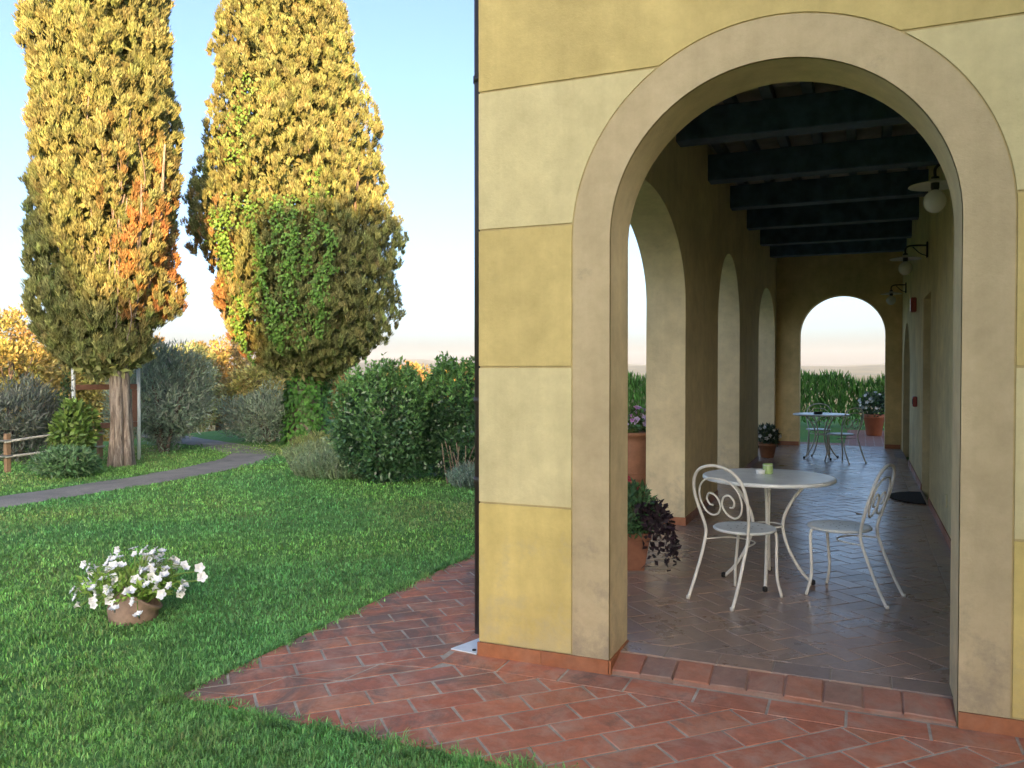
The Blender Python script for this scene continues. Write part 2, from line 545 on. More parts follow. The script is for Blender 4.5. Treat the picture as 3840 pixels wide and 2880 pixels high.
def paver_far_mat():
    m, t, b = new_mat('far_paving')
    P = geo_pos(t)
    br = t.nodes.new("ShaderNodeTexBrick")
    t.links.new(P, br.inputs["Vector"])
    br.inputs["Scale"].default_value = 1.0
    br.inputs["Color1"].default_value = (0.33, 0.13, 0.09, 1); br.inputs["Color2"].default_value = (0.27, 0.115, 0.085, 1)
    br.inputs["Mortar"].default_value = (0.4, 0.32, 0.26, 1)
    br.inputs["Mortar Size"].default_value = 0.012
    br.inputs["Brick Width"].default_value = 0.338; br.inputs["Row Height"].default_value = 0.17
    t.links.new(br.outputs[0], b.inputs["Base Color"])
    b.inputs["Roughness"].default_value = 0.75
    return m
M['paver_far'] = paver_far_mat()

def hill_mat():
    m, t, b = new_mat('hill_woods')
    P = geo_pos(t)
    n = noise_tex(t, 0.01, 6, 0.7, P)
    r = ramp(t, n.outputs[0], [(0.35, (0.03, 0.05, 0.03)), (0.55, (0.07, 0.085, 0.04)), (0.7, (0.12, 0.11, 0.06))])
    t.links.new(r.outputs[0], b.inputs["Base Color"])
    b.inputs["Roughness"].default_value = 1.0
    return m
M['hill'] = hill_mat()

# ------------------------------------------------------------------ foliage core
def leaves(name, P, D, N, L, Wd, C, mat, parent=None, fold=0.12, mid=0.45):
    P = np.asarray(P, float); D = np.asarray(D, float); N = np.asarray(N, float)
    n = len(P)
    D = D / (np.linalg.norm(D, axis=1, keepdims=True) + 1e-9)
    Sd = np.cross(D, N); Sd /= (np.linalg.norm(Sd, axis=1, keepdims=True) + 1e-9)
    Nn = np.cross(Sd, D)
    L = np.broadcast_to(np.asarray(L, float), (n,))[:, None]; Wd = np.broadcast_to(np.asarray(Wd, float), (n,))[:, None]
    v = np.empty((n, 4, 3))
    v[:, 0] = P
    v[:, 1] = P + D*L*mid + Sd*Wd*0.5 + Nn*Wd*fold
    v[:, 2] = P + D*L
    v[:, 3] = P + D*L*mid - Sd*Wd*0.5 + Nn*Wd*fold
    idx = (np.arange(n)*4)[:, None, None] + np.array([[0, 1, 2], [0, 2, 3]])[None]
    me = bpy.data.meshes.new(name)
    me.vertices.add(n*4); me.vertices.foreach_set("co", v.reshape(-1))
    nf = n*2
    me.loops.add(nf*3); me.loops.foreach_set("vertex_index", idx.reshape(-1).astype(np.int32))
    me.polygons.add(nf); me.polygons.foreach_set("loop_start", (np.arange(nf)*3).astype(np.int32))
    me.update(calc_edges=True)
    ca = me.color_attributes.new("col", 'FLOAT_COLOR', 'POINT')
    cc = np.ones((n, 4, 4)); cc[:, :, :3] = np.clip(np.asarray(C, float), 0, 1)[:, None, :]
    ca.data.foreach_set("color", cc.reshape(-1))
    me.materials.append(mat)
    o = bpy.data.objects.new(name, me)
    return link(o, parent)

def unit(rng, n):
    v = rng.normal(size=(n, 3))
    return v / np.linalg.norm(v, axis=1, keepdims=True)

def vary(rng, base, n, v=0.2, hue=0.06):
    base = np.asarray(base, float)
    k = rng.normal(1, v, (n, 1)).clip(0.45, 1.7)
    return (base * k * (1 + rng.normal(0, hue, (n, 3)))).clip(0.002, 1)

def clumps(rng, cen, out, rc, per, Lr, Wr, colors, up=0.35, spread=0.8, cvar=0.14, face=0.8, stretch=1.2):
    """leaf sprays radiating from each clump centre; returns leaf arrays"""
    k = len(cen)
    i = np.repeat(np.arange(k), per)
    n = len(i)
    d = out[i] * 0.75 + unit(rng, n) * spread + np.array([0, 0, up])
    d /= np.linalg.norm(d, axis=1, keepdims=True)
    p = cen[i] + d * (rc[i] * rng.random(n)**0.5)[:, None] * np.array([1, 1, stretch])
    dd = d * 0.8 + unit(rng, n) * 0.6 + np.array([0, 0, up * 0.8])
    nn = d * face + unit(rng, n) * 0.7
    L = rng.uniform(*Lr, n); Wd = rng.uniform(*Wr, n)
    c = colors[i] * rng.normal(1, cvar, (n, 1)).clip(0.5, 1.6)
    return p, dd, nn, L, Wd, c

def bush(rng, center, rad, n, Lr, Wr, base, mat, name='foliage', parent=None, lump=0.22, lumps=14, inner=0.45, up=0.25, tips=None, zmin=0.0, kern=0.12):
    """leafy mound with an uneven outline"""
    cx, cy, cz = center; rx, ry, rz = rad
    dirs = unit(rng, lumps); amp = rng.uniform(-lump, lump, lumps)
    u = unit(rng, n)
    w = np.exp(-((1 - u @ dirs.T) / kern)) @ amp
    f = (inner + (1 - inner) * rng.random(n) ** 0.45) * (1 + w)
    p = np.stack([cx + u[:, 0]*rx*f, cy + u[:, 1]*ry*f, cz + u[:, 2]*rz*f], 1)
    keep = p[:, 2] > zmin
    p, u, f = p[keep], u[keep], f[keep]; n = len(p)
    d = u * 0.5 + unit(rng, n) * 0.8 + np.array([0, 0, up])
    nn = u + unit(rng, n) * 0.8
    c = vary(rng, base, n, 0.25, 0.07)
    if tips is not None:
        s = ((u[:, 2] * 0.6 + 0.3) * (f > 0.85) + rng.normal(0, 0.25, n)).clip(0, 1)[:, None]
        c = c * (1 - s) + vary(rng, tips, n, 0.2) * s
    return leaves(name, p, d, nn, rng.uniform(*Lr, n), rng.uniform(*Wr, n), c, mat, parent)

def ground_z(x, y):
    r = max(-13.0 - x, y - 27.0, x - 30.0, -60 - y, 0.0)
    return -0.02 - 16.0 * (1 - math.exp(-(max(0, r) / 55.0) ** 1.35))

# ================================================================== SETTING
# terrain: one sheet to the horizon
def axis_coords():
    a = np.concatenate([np.linspace(0, 40, 41), 40 + np.geomspace(2, 5400, 44)])
    return np.concatenate([-a[:0:-1], a])
ax = axis_coords()
nx = len(ax)
gv = [(x, y, ground_z(x, y)) for y in ax for x in ax]
gf = [(j*nx+i, j*nx+i+1, (j+1)*nx+i+1, (j+1)*nx+i) for j in range(nx-1) for i in range(nx-1)]
lawn = tag(mesh("lawn", gv, gf, M['ground'], smooth=True), kind='structure')

# far hills
def hill_ring(name, dist, base, amp, a0, a1, seed, n=160):
    rng = random.Random(seed)
    verts, faces = [], []
    rows = 6
    for i in range(n + 1):
        a = a0 + (a1 - a0) * i / n
        h = base + amp * (mnoise.noise(Vector((math.cos(a)*7, math.sin(a)*7, seed))) + 0.35 * mnoise.noise(Vector((math.cos(a)*31, math.sin(a)*31, seed))))
        h += 26 * max(0.0, min(1.0, (-math.degrees(a) - 12) / 22)) * dist / 3600
        for j in range(rows + 1):
            f = j / rows
            d = dist + f * dist * 0.28
            z = -17 + (h + 17) * math.sin(f * math.pi / 2)
            verts.append((1.9 + math.sin(a)*d, -4 + math.cos(a)*d, z))
    for i in range(n):
        for j in range(rows):
            k = i*(rows+1)+j
            faces.append((k, k+rows+1, k+rows+2, k+1))
    o = mesh(name, verts, faces, M['hill'], smooth=True)
    return tag(o, kind='structure')
hill_ring("hills", 2300, 10, 14, R(-80), R(60), 3)
hill_ring("hills_beyond", 3600, 22, 26, R(-80), R(60), 8)

# garden path
def strip(name, pts, w, z, mat, sub=8):
    c = catmull([(p[0], p[1], 0) for p in pts], sub)
    v, f = [], []
    for i, p in enumerate(c):
        a = c[max(0, i-1)]; b = c[min(len(c)-1, i+1)]
        t = (b-a).normalized(); nrm = Vector((-t.y, t.x, 0))
        e1 = 0.07 * mnoise.noise(Vector((p.x*1.3, p.y*1.3, 1))) ; e2 = 0.07 * mnoise.noise(Vector((p.x*1.3, p.y*1.3, 9)))
        for k in range(5):
            s = (k/4 - 0.5)
            off = s*w + (e1 if k == 0 else 0) + (e2 if k == 4 else 0)
            v.append((p.x + nrm.x*off, p.y + nrm.y*off, z + 0.012*(1-(2*s)**2)))
    for i in range(len(c)-1):
        for k in range(4):
            f.append((i*5+k, i*5+k+1, (i+1)*5+k+1, (i+1)*5+k))
    return tag(mesh(name, v, f, mat, smooth=True), kind='structure')
strip("garden_path", [(-7.9, -9), (-7.6, -3), (-7.52, 2.5), (-7.48, 4.5), (-7.66, 6.0), (-8.0, 7.2), (-8.55, 8.1), (-9.5, 8.75), (-11.0, 9.5), (-14, 10.8)], 0.86, -0.014, M['path'])

# ------------------------------------------------------------------ brick pavement round the corner
rnd = random.Random(4)
pavement = mesh("brick_pavement",
    [(-1.09,-1.07,-0.0028),(6.0,-1.07,-0.0028),(6.0,0.06,-0.0028),(0.03,0.06,-0.0028),(0.03,13.4,-0.0028),(-1.09,13.4,-0.0028)],
    [(0,1,2,3),(0,3,4,5)], M['mortar'])
tag(pavement, kind='structure')
BL, BW, JT = 0.338, 0.170, 0.0125
s2 = math.sqrt(0.5)
full_me = None
def add_brick(poly, parent, mat, z_top, h=0.03, full=None, name='brick', tilt=0.005):
    """one brick as its own object"""
    poly = [p for p in poly]
    cx = sum(p[0] for p in poly)/len(poly); cy = sum(p[1] for p in poly)/len(poly)
    jz = rnd.gauss(0, 0.0007)
    if full is not None:
        me, cx, cy, rz = full
        o = bpy.data.objects.new(name, me)
        o.rotation_euler = (rnd.gauss(0, tilt), rnd.gauss(0, tilt), rz + rnd.gauss(0, 0.004))
    else:
        v, f = brick_geo([(p[0]-cx, p[1]-cy) for p in poly], 0, h)
        me = bpy.data.meshes.new(name); me.from_pydata(v, [], f); me.materials.append(mat)
        o = bpy.data.objects.new(name, me)
        o.rotation_euler = (rnd.gauss(0, 0.003), rnd.gauss(0, 0.003), 0)
    link(o, parent)
    o.location = (cx, cy, z_top + jz)
    return o

def rect(cx, cy, l, w, ang):
    c, s = math.cos(ang), math.sin(ang)
    return [(cx + c*x - s*y, cy + s*x + c*y) for x, y in ((-l/2,-w/2),(l/2,-w/2),(l/2,w/2),(-l/2,w/2))]

def slab_mesh(l, w, h, mat, name='brick', seed=0):
    r = random.Random(seed)
    poly = [(x + r.gauss(0, 0.0012), y + r.gauss(0, 0.0012)) for x, y in ((-l/2,-w/2),(l/2,-w/2),(l/2,w/2),(-l/2,w/2))]
    v, f = brick_geo(poly, 0, h)
    me = bpy.data.meshes.new(name); me.from_pydata(v, [], f); me.materials.append(mat)
    return me
full_out = [slab_mesh(BL-JT, BW-JT, 0.03, M['brick'], seed=i) for i in range(4)]
XL, YF = -1.10, -1.08
nb = 0
for row in range(-75, 32):
    if row >= 0: v0 = 0.093 + row*BW
    else: v0 = -0.077 + (row+1)*BW - BW
    vc = v0 + BW/2
    off = -0.011 + (0.0 if row % 2 == 1 else BL/2) + (0.06 if row < 0 else 0)
    front = row >= 0
    for k in range(-18, 40):
        uc = off + k*BL + BL/2
        cx, cy = (uc + vc)*s2, (uc - vc)*s2
        if cx < -1.6 or cx > 4.2 or cy < -1.5 or cy > 5.6: continue
        poly = rect(cx, cy, BL-JT, BW-JT, math.pi/4)
        if front: planes = [(0, 1, -0.187), (0, -1, -YF), (-1, 0, -XL)]
        else: planes = [(1, 0, -0.187), (-1, 0, -XL), (0, -1, -YF)]
        cl = clip_poly(poly, planes)
        if len(cl) < 3 or abs(area(cl)) < 0.0009: continue
        isfull = abs(abs(area(cl)) - (BL-JT)*(BW-JT)) < 1e-5
        add_brick(cl, pavement, M['brick'], 0.0, full=(rnd.choice(full_out), cx, cy, math.pi/4 + rnd.choice((0, math.pi))) if isfull else None)
        nb += 1
# cut pieces along the mitre of the corner
def uv2xy(u, v): return ((u+v)*s2, (u-v)*s2)
cl = inset([uv2xy(*q) for q in ((-0.06, -0.071), (-0.30, 0.087), (-0.54, -0.071))], 0.0055)
cl = clip_poly(cl, [(s2, s2, -0.205)])
add_brick(cl, pavement, M['brick'], 0.0)
u = -0.30
flip = False
while u > -1.5:
    p = 0.24
    if not flip: tri = [(u, 0.087), (u - 2*p, 0.087), (u - p, -0.071)]
    else: tri = [(u, -0.071), (u - p, 0.087), (u - 2*p, -0.071)]
    cl = inset([uv2xy(*q) for q in tri], 0.0055)
    cl = clip_poly(cl, [(-1, 0, -XL), (0, -1, -YF)]) if cl else []
    if len(cl) >= 3 and abs(area(cl)) > 0.0008:
        add_brick(cl, pavement, M['brick'], 0.0)
    if flip: u -= 0.0
    u -= p
    flip = not flip
# border course along the walls
xb = -0.153
while xb < 4.0:
    x1 = xb + BL
    add_brick([(max(xb, -0.17)+JT/2, -0.181), (x1-JT/2, -0.181), (x1-JT/2, -0.008), (xb+JT/2, -0.008)], pavement, M['brick'], 0.0)
    xb = x1
yb = 0.0
while yb < 5.0:
    add_brick([(-0.181, yb+JT/2), (-0.008, yb+JT/2), (-0.008, yb+BL-JT/2), (-0.181, yb+BL-JT/2)], pavement, M['brick'], 0.0)
    yb += BL

# terrace and path beyond the far arch
terrace = tag(mesh("far_terrace", [(-1.1,13.28,-0.004),(7,13.28,-0.004),(7,14.65,-0.004),(1.62,14.65,-0.004),(1.62,18.85,-0.004),(7,18.85,-0.004),(-1.1,14.65,-0.004)],
     [(0,1,2,3,6),(3,2,5,4)], M['paver_far']), kind='structure')

# ------------------------------------------------------------------ loggia floor
FZ = 0.07
floor = tag(mesh("loggia_floor", [(0.0,0.1795,FZ-0.0025),(2.64,0.1795,FZ-0.0025),(2.64,13.27,FZ-0.0025),(0.0,13.27,FZ-0.0025),(0.0,0.1795,-0.05),(2.64,0.1795,-0.05),(2.64,13.27,-0.05),(0.0,13.27,-0.05)],
     [(0,1,2,3),(4,5,1,0),(5,6,2,1),(6,7,3,2),(7,4,0,3)], M['mortar_in']), kind='structure')
HL, HW, HJ = 0.27, 0.135, 0.0075
full_h = [slab_mesh(HL-HJ, HW-HJ, 0.02, M['brick_in'], seed=10+i) for i in range(4)]
herr = []
for j in range(-140, 160):
    for n in range(-45, 45):
        i = j + 4*n
        herr.append(((i + 1.0)*HW, (j + 0.5)*HW, 0.0))             # lying brick
        herr.append(((i + 3 + 0.5)*HW, (j + 1.0)*HW, math.pi/2))   # standing brick, bottom cell residue 3
c45 = math.cos(-math.pi/4); s45 = math.sin(-math.pi/4)
cand = []
for (x, y, a) in herr:
    X = c45*x - s45*y + 1.107; Y = s45*x + c45*y + 1.05
    if X < -0.2 or X > 2.7 or Y < 0.1 or Y > 13.5: continue
    poly = rect(X, Y, HL-HJ, HW-HJ, a - math.pi/4)
    cl = clip_poly(poly, [(1, 0, 2.472), (-1, 0, -0.004), (0, -1, -0.349), (0, 1, 13.262)])
    if len(cl) < 3 or abs(area(cl)) < 0.0006: continue
    hid = 0
    isfull = abs(abs(area(cl)) - (HL-HJ)*(HW-HJ)) < 1e-5
    cand.append((Y - 0.39*X, cl, isfull, X, Y, a - math.pi/4))
cand.sort(key=lambda q: q[0])
fb_v, fb_f = [], []
def join_geo(V, F, v, f):
    k = len(V); V.extend(v); F.extend([tuple(i+k for i in q) for q in f])
cnt = 0
for (dd, cl, isfull, X, Y, a) in cand:
    if cnt < 255:
        add_brick(cl, floor, M['brick_in'], FZ, 0.02, full=(rnd.choice(full_h), X, Y, a) if isfull else None, tilt=0.006); cnt += 1
    else:
        v, f = brick_geo(cl, FZ + rnd.gauss(0, 0.0008), 0.02)
        ta, tb = rnd.gauss(0, 0.006), rnd.gauss(0, 0.006)
        v = [(q[0], q[1], q[2] + ta*(q[0]-X) + tb*(q[1]-Y)) for q in v]
        join_geo(fb_v, fb_f, v, f)
tag(mesh("brick_field", fb_v, fb_f, M['brick_in'], floor), kind='stuff')
# course of stretchers behind the threshold
for (xa, xb) in [(0.742, 0.985), (0.985, 1.256), (1.256, 1.527), (1.527, 1.799), (1.799, 2.07), (2.07, 2.326)]:
    add_brick([(xa+HJ/2, 0.178), (xb-HJ/2, 0.178), (xb-HJ/2, 0.343), (xa+HJ/2, 0.343)], floor, M['brick_in'], FZ, 0.02)
# course along the house wall
yy = 0.352
while yy < 12.9:
    if yy < 11.0:
        add_brick([(2.480, yy+HJ/2), (2.626, yy+HJ/2), (2.626, yy+HL-HJ/2), (2.480, yy+HL-HJ/2)], floor, M['brick_in'], FZ, 0.02)
    yy += HL
# sloping threshold bricks
thr = tag(mesh("threshold_step", [(0.742,0.016,0.016),(2.326,0.016,0.016),(2.326,0.176,0.0585),(0.742,0.176,0.0585),(0.742,0.016,-0.02),(2.326,0.016,-0.02)], [(0,1,2,3),(0,4,5,1)], M['brick_step']), kind='structure')
tx = [0.745, 0.90, 1.066, 1.249, 1.422, 1.597, 1.772, 1.947, 2.113, 2.324]
for a, b in zip(tx[:-1], tx[1:]):
    g = rnd.uniform(0.002, 0.005)
    w = b - a - g*2
    v, f = brick_geo(rect(0, 0, w, 0.165, 0), 0, 0.035, 0.005)
    me = bpy.data.meshes.new('brick'); me.from_pydata(v, [], f); me.materials.append(M['brick_step'])
    o = bpy.data.objects.new('brick', me); link(o, thr)
    o.location = ((a+b)/2, 0.092 + rnd.gauss(0, 0.003), 0.0445 + rnd.gauss(0, 0.0015))
    o.rotation_euler = (math.atan2(0.043, 0.165) + rnd.gauss(0, 0.012), rnd.gauss(0, 0.012), rnd.gauss(0, 0.012))

# ------------------------------------------------------------------ the villa
villa = tag(empty("villa", (0, 0, 0)), "yellow rendered villa with round arches and a beamed loggia", "building")
AC, AI, AO, SP = 1.535, 0.795, 0.992, 2.245
ZT = 5.4
XR = 9.0
def comb(u0, u1, z0, z1, openings):
    """wall outline with floor-level openings (each a list of points left to right)"""
    pts = [(u0, z0)]
    for op in openings: pts += op
    pts += [(u1, z0), (u1, z1), (u0, z1)]
    return pts
front_core = prism("front_wall", comb(0.004, XR, -0.02, ZT, [arch_pts(AC, AI, SP, AI, 48, -0.02)]), XZ, 0.007, 0.35, M['joint'], villa)
# jamb and soffit lining gets the loggia plaster
lin = arch_pts(AC, AI, SP, AI, 48, 0.0)
lv, lf = [], []
for i, (x, z) in enumerate(lin):
    dx, dz = AC - x, (SP - z if z > SP else 0)
    l = math.hypot(dx, dz) or 1
    qx, qz = x + dx/l*0.003, z + (dz/l*0.003)
    lv += [(qx, 0.012, qz), (qx, 0.349, qz)]
for i in range(len(lin)-1):
    lf.append((2*i, 2*i+1, 2*i+3, 2*i+2))
mesh("arch_soffit", lv, lf, M['wall_in'], villa, smooth=True)
# rendered courses with recessed joints
G = 0.006
def outer_x(z):
    if z <= SP: return AO
    d = AO*AO - (z-SP)**2
    return math.sqrt(d) if d > 0 else 0.0
courses = [(0.075, 0.845, 'block_yellow'), (0.845, 1.588, 'block_pale'), (1.588, 2.333, 'block_ochre'), (2.333, 3.080, 'block_pale'), (3.080, 3.825, 'block_ochre'), (3.825, 4.57, 'block_pale'), (4.57, ZT, 'block_ochre')]
gap = 0.009
for (z0, z1, mk) in courses:
    a, b = z0 + G, z1 - G
    if a < SP + AO + gap and b > SP + AO + gap:
        # crown of the arch pokes into this course
        R2 = AO + gap
        x0 = math.sqrt(R2*R2 - (a-SP)**2)
        t0 = math.atan2(a-SP, x0)
        pts = [(0.0, a)] + [(AC - R2*math.cos(t0 + (math.pi-2*t0)*i/24), SP + R2*math.sin(t0 + (math.pi-2*t0)*i/24)) for i in range(25)] + [(XR, a), (XR, b), (0.0, b)]
        prism("plaster_block", pts, XZ, 0.0, 0.010, M[mk], villa)
    elif a >= SP + AO + gap:
        prism("plaster_block", [(0, a), (XR, a), (XR, b), (0, b)], XZ, 0.0, 0.010, M[mk], villa)
    else:
        for s in (-1, 1):
            R2 = AO + gap
            zs = [a + (b-a)*i/16 for i in range(17)]
            edge = [(AC + s*(R2 if z <= SP else math.sqrt(max(0, R2*R2-(z-SP)**2))), z) for z in zs]
            far = 0.0 if s < 0 else XR
            pts = [(far, a)] + edge + [(far, b)]
            prism("plaster_block", pts, XZ, 0.0, 0.010, M[mk], villa)
# arch surround band
op_o = arch_pts(AC, AO, SP, AO, 48, 0.075); op_i = arch_pts(AC, AI, SP, AI, 48, 0.075)
sv, sf = [], []
n = len(op_o)
for y in (-0.002, 0.012):
    sv += [(p[0], y, p[1]) for p in op_o] + [(p[0], y, p[1]) for p in op_i]
for i in range(n-1):
    sf.append((i, i+1, n+i+1, n+i))
    sf.append((i, 2*n+i, 2*n+i+1, i+1))
    sf.append((n+i, n+i+1, 3*n+i+1, 3*n+i))
mesh("arch_surround", sv, sf, M['surround'], villa)
# skirting tiles
def skirt_run(p0, p1, nrm, joints, z0=0.001, z1=0.074, th=0.010):
    d = Vector((p1[0]-p0[0], p1[1]-p0[1], 0)); L = d.length; d.normalize()
    js = [0.0] + [j for j in joints if 0 < j < L] + [L]
    for a, b in zip(js[:-1], js[1:]):
        q = [(p0[0]+d.x*(a+0.0012), p0[1]+d.y*(a+0.0012)), (p0[0]+d.x*(b-0.0012), p0[1]+d.y*(b-0.0012))]
        pts = [q[0], q[1], (q[1][0]+nrm[0]*th, q[1][1]+nrm[1]*th), (q[0][0]+nrm[0]*th, q[0][1]+nrm[1]*th)]
        o = prism("skirting_tile", pts, XY, z0, z1 + rnd.gauss(0, 0.0008), M['skirt'], villa)
skirt_run((-0.008, 0.0), (AC-AI+0.001, 0.0), (0, -1), [0.376])
skirt_run((AC-AI+0.003, -0.010), (AC-AI+0.003, 0.352), (1, 0), [])
skirt_run((AC+AI+0.0, 0.0), (4.2, 0.0), (0, -1), [0.34, 0.69, 1.04, 1.39])
skirt_run((-0.001, 0.03), (-0.001, 0.84), (-1, 0), [0.37])
skirt_run((2.629, 0.355), (2.629, 1.39), (-1, 0), [0.35, 0.7], FZ, FZ+0.08)
skirt_run((2.629, 3.51), (2.629, 6.09), (-1, 0), [0.35*i for i in range(1, 9)], FZ, FZ+0.08)
skirt_run((2.629, 7.26), (2.629, 10.19), (-1, 0), [0.35*i for i in range(1, 9)], FZ, FZ+0.08)
# garden-side wall with three openings
IN = 0.38
ops = [arch_pts(2.33, 1.47, 2.2, 0.84, 48, -0.02), arch_pts(6.67, 0.935, 2.1, 0.935, 48, -0.02), arch_pts(11.24, 1.36, 2.17, 0.84, 48, -0.02)]
prism("garden_wall", comb(0.351, 13.25, -0.02, ZT, ops), YZ, 0.0, IN, M['wall_in'], villa)
for (ya, yb) in [(0.36, 0.855), (3.805, 5.73), (7.61, 9.875), (12.605, 12.895)]:
    skirt_run((IN+0.001, ya), (IN+0.001, yb), (1, 0), [0.35*i for i in range(1, 7)], FZ, FZ+0.08)
    skirt_run((0.0, ya-0.011), (IN+0.011, ya-0.011), (0, 1), [], FZ, FZ+0.08, 0.0105)
# end wall
prism("end_wall", comb(IN+0.001, 2.63, -0.02, ZT, [arch_pts(1.583, 0.766, 2.225, 0.766, 48, -0.02)]), XZ, 12.9, 13.25, M['wall_end'], villa)
skirt_run((IN+0.012, 12.899), (0.815, 12.899), (0, -1), [], FZ, FZ+0.08)
skirt_run((2.35, 12.899), (2.617, 12.899), (0, -1), [], FZ, FZ+0.08)
# house wall with two arched doorways and a door
rops = [arch_pts(2.45, 1.05, 1.35, 1.0, 40, -0.02),
        [(6.1, -0.02), (6.1, 2.44), (7.25, 2.44), (7.25, -0.02)],
        arch_pts(11.25, 1.05, 1.35, 1.0, 40, -0.02)]
prism("house_wall", comb(0.351, 13.25, -0.02, ZT, rops), YZ, 2.631, 2.931, M['wall_right'], villa)
def arched_door(yc):
    d = prism("door", arch_pts(yc, 1.06, 1.35, 1.01, 32, 0.05), YZ, 2.86, 2.90, M['door'], villa)
    for k, (a, b) in enumerate(((-0.92, -0.06), (0.06, 0.92))):
        prism("pane", [(yc+a, 0.75), (yc+b, 0.75), (yc+b, 1.75), (yc+a, 1.75)], YZ, 2.848, 2.862, M['glass'], d)
        prism("panel", [(yc+a, 0.18), (yc+b, 0.18), (yc+b, 0.64), (yc+a, 0.64)], YZ, 2.85, 2.862, M['door'], d)
    tube("handle", [(2.85, yc-0.04, 1.05), (2.82, yc-0.04, 1.05), (2.82, yc-0.14, 1.05)], 0.009, M['iron'], d, 6)
arched_door(2.45); arched_door(11.25)
d = prism("door", [(6.08, 0.05), (6.08, 2.45), (7.27, 2.45), (7.27, 0.05)], YZ, 2.84, 2.88, M['door'], villa)
for a in (6.18, 6.72):
    prism("panel", [(a, 0.25), (a+0.45, 0.25), (a+0.45, 1.1), (a, 1.1)], YZ, 2.828, 2.842, M['door'], d)
    prism("pane", [(a, 1.25), (a+0.45, 1.25), (a+0.45, 2.3), (a, 2.3)], YZ, 2.828, 2.842, M['glass'], d)
tube("handle", [(2.83, 6.69, 1.05), (2.80, 6.69, 1.05), (2.80, 6.58, 1.05)], 0.009, M['iron'], d, 6)
# remaining shell
box("back_wall", (2.94, 12.9, -0.02), (XR, 13.25, ZT), M['wall_end'], villa)
box("side_wall", (XR-0.3, 0.36, -0.02), (XR, 12.89, ZT), M['wall_end'], villa)
# unseen wing added on the right to shade the arch and jamb
box("shade_wing_wall", (4.7, -5.2, -0.02), (XR, -0.012, ZT-0.1), M['block_ochre'], villa)
prism("shade_wing_roof", [(4.4, ZT-0.09), (6.85, ZT+0.9), (XR+0.3, ZT-0.09)], XZ, -5.5, -0.51, M['roof'], villa)
for yv in (-3.9, -1.8):
    wv = box("window", (4.68, yv-0.5, 0.95), (4.70, yv+0.5, 2.45), M['door'], villa)
    box("pane", (4.672, yv-0.42, 1.03), (4.68, yv+0.42, 2.37), M['glass'], wv)
# ceiling
for i in range(6):
    y0 = 3.33 + 1.65*i if i else 3.33
    y0 = [3.33, 5.0, 6.64, 8.29, 10.0, 11.57][i]
    box("ceiling_beam", (IN-0.02, y0, 3.62), (2.64, y0+0.22, 3.90), M['beam'], villa, 0.008)
box("ceiling_beam", (IN-0.02, 1.67, 3.62), (2.64, 1.89, 3.90), M['beam'], villa, 0.008)
for i in range(7):
    x = 0.52 + i*0.325
    box("ceiling_joist", (x-0.045, 0.36, 3.901), (x+0.045, 12.89, 4.0), M['joist'], villa, 0.004)
for j in range(25):
    y = 0.36 + j*0.5016
    box("ceiling_slab", (IN+0.002, y+0.002, 4.001 + (j % 2)*0.002), (2.629, y+0.498, 4.06), M['plank'], villa)
# roof
rf = prism("roof", [(-0.55, ZT-0.06), (4.5, ZT+1.5), (XR+0.55, ZT-0.06), (XR+0.55, ZT+0.02), (4.5, ZT+1.6), (-0.55, ZT+0.02)], XZ, -0.5, 13.75, M['roof'], villa)
prism("gable", [(0.0, ZT+0.001), (XR, ZT+0.001), (4.5, ZT+1.42)], XZ, 0.0, 0.3, M['block_ochre'], villa)
# downpipe just round the corner
dp = tube("downpipe", [(-0.052, 0.135, 0.078), (-0.052, 0.135, ZT-0.05)], 0.037, M['pipe'], villa, 14)
for z in (0.95, 1.40, 3.2):
    tube("bracket", [(-0.052, 0.135, z-0.018), (-0.052, 0.135, z+0.018)], 0.043, M['pipe'], dp, 14)
plate = prism("metal_plate", [(-0.18, 0.01), (-0.012, -0.012), (-0.012, 0.26), (-0.10, 0.26)], XY, 0.004, 0.010, M['galv'])
tag(plate, "pale metal plate lying on the bricks at the foot of the downpipe", "plate")
lathe("bolt", [(0.012, 0), (0.012, 0.006), (0.0, 0.007)], M['iron'], plate, 10, (-0.045, 0.03, 0.010))

# ------------------------------------------------------------------ wall lamps
def wall_lamp(y, label):
    t = tag(empty("wall_lamp", (2.63, y, 2.98)), label, "lamp", "lamps along the loggia wall")
    box("wall_plate", (-0.018, -0.035, -0.11), (0.0, 0.035, 0.07), M['iron'], t, 0.004)
    tube("arm", [(-0.01, 0, 0.03), (-0.12, 0, 0.035), (-0.2, 0, 0.03), (-0.235, 0, 0.0), (-0.235, 0, -0.06)], 0.010, M['iron'], t, 8, 5)
    tube("brace", [(-0.01, 0, -0.09), (-0.08, 0, -0.06), (-0.16, 0, 0.02)], 0.006, M['iron'], t, 6, 5)
    sh = lathe("lamp_shade", [(0.032, 0.028), (0.036, 0.012), (0.09, 0.004), (0.168, -0.014), (0.172, -0.020), (0.166, -0.018), (0.09, -0.002), (0.034, 0.002)], M['enamel'], t, 40, (-0.235, 0, -0.10))
    lathe("socket", [(0.026, 0.045), (0.028, -0.03), (0.022, -0.05)], M['iron'], t, 16, (-0.235, 0, -0.10))
    g = []
    for i in range(13):
        a = math.pi * (0.1 + 0.9*i/12)
        g.append((0.076*math.sin(a) * (1.0 if i > 2 else 0.9), 0.076*math.cos(a)*1.08))
    lathe("globe", g, M['globe'], t, 24, (-0.235, 0, -0.225))
    return t
wall_lamp(2.42, "nearest wall lamp, white disc shade and opal globe beside the front arch")
wall_lamp(6.60, "middle wall lamp of the loggia, with white disc shade and globe")
wall_lamp(11.5, "farthest wall lamp, small globe beside the end wall of the loggia")

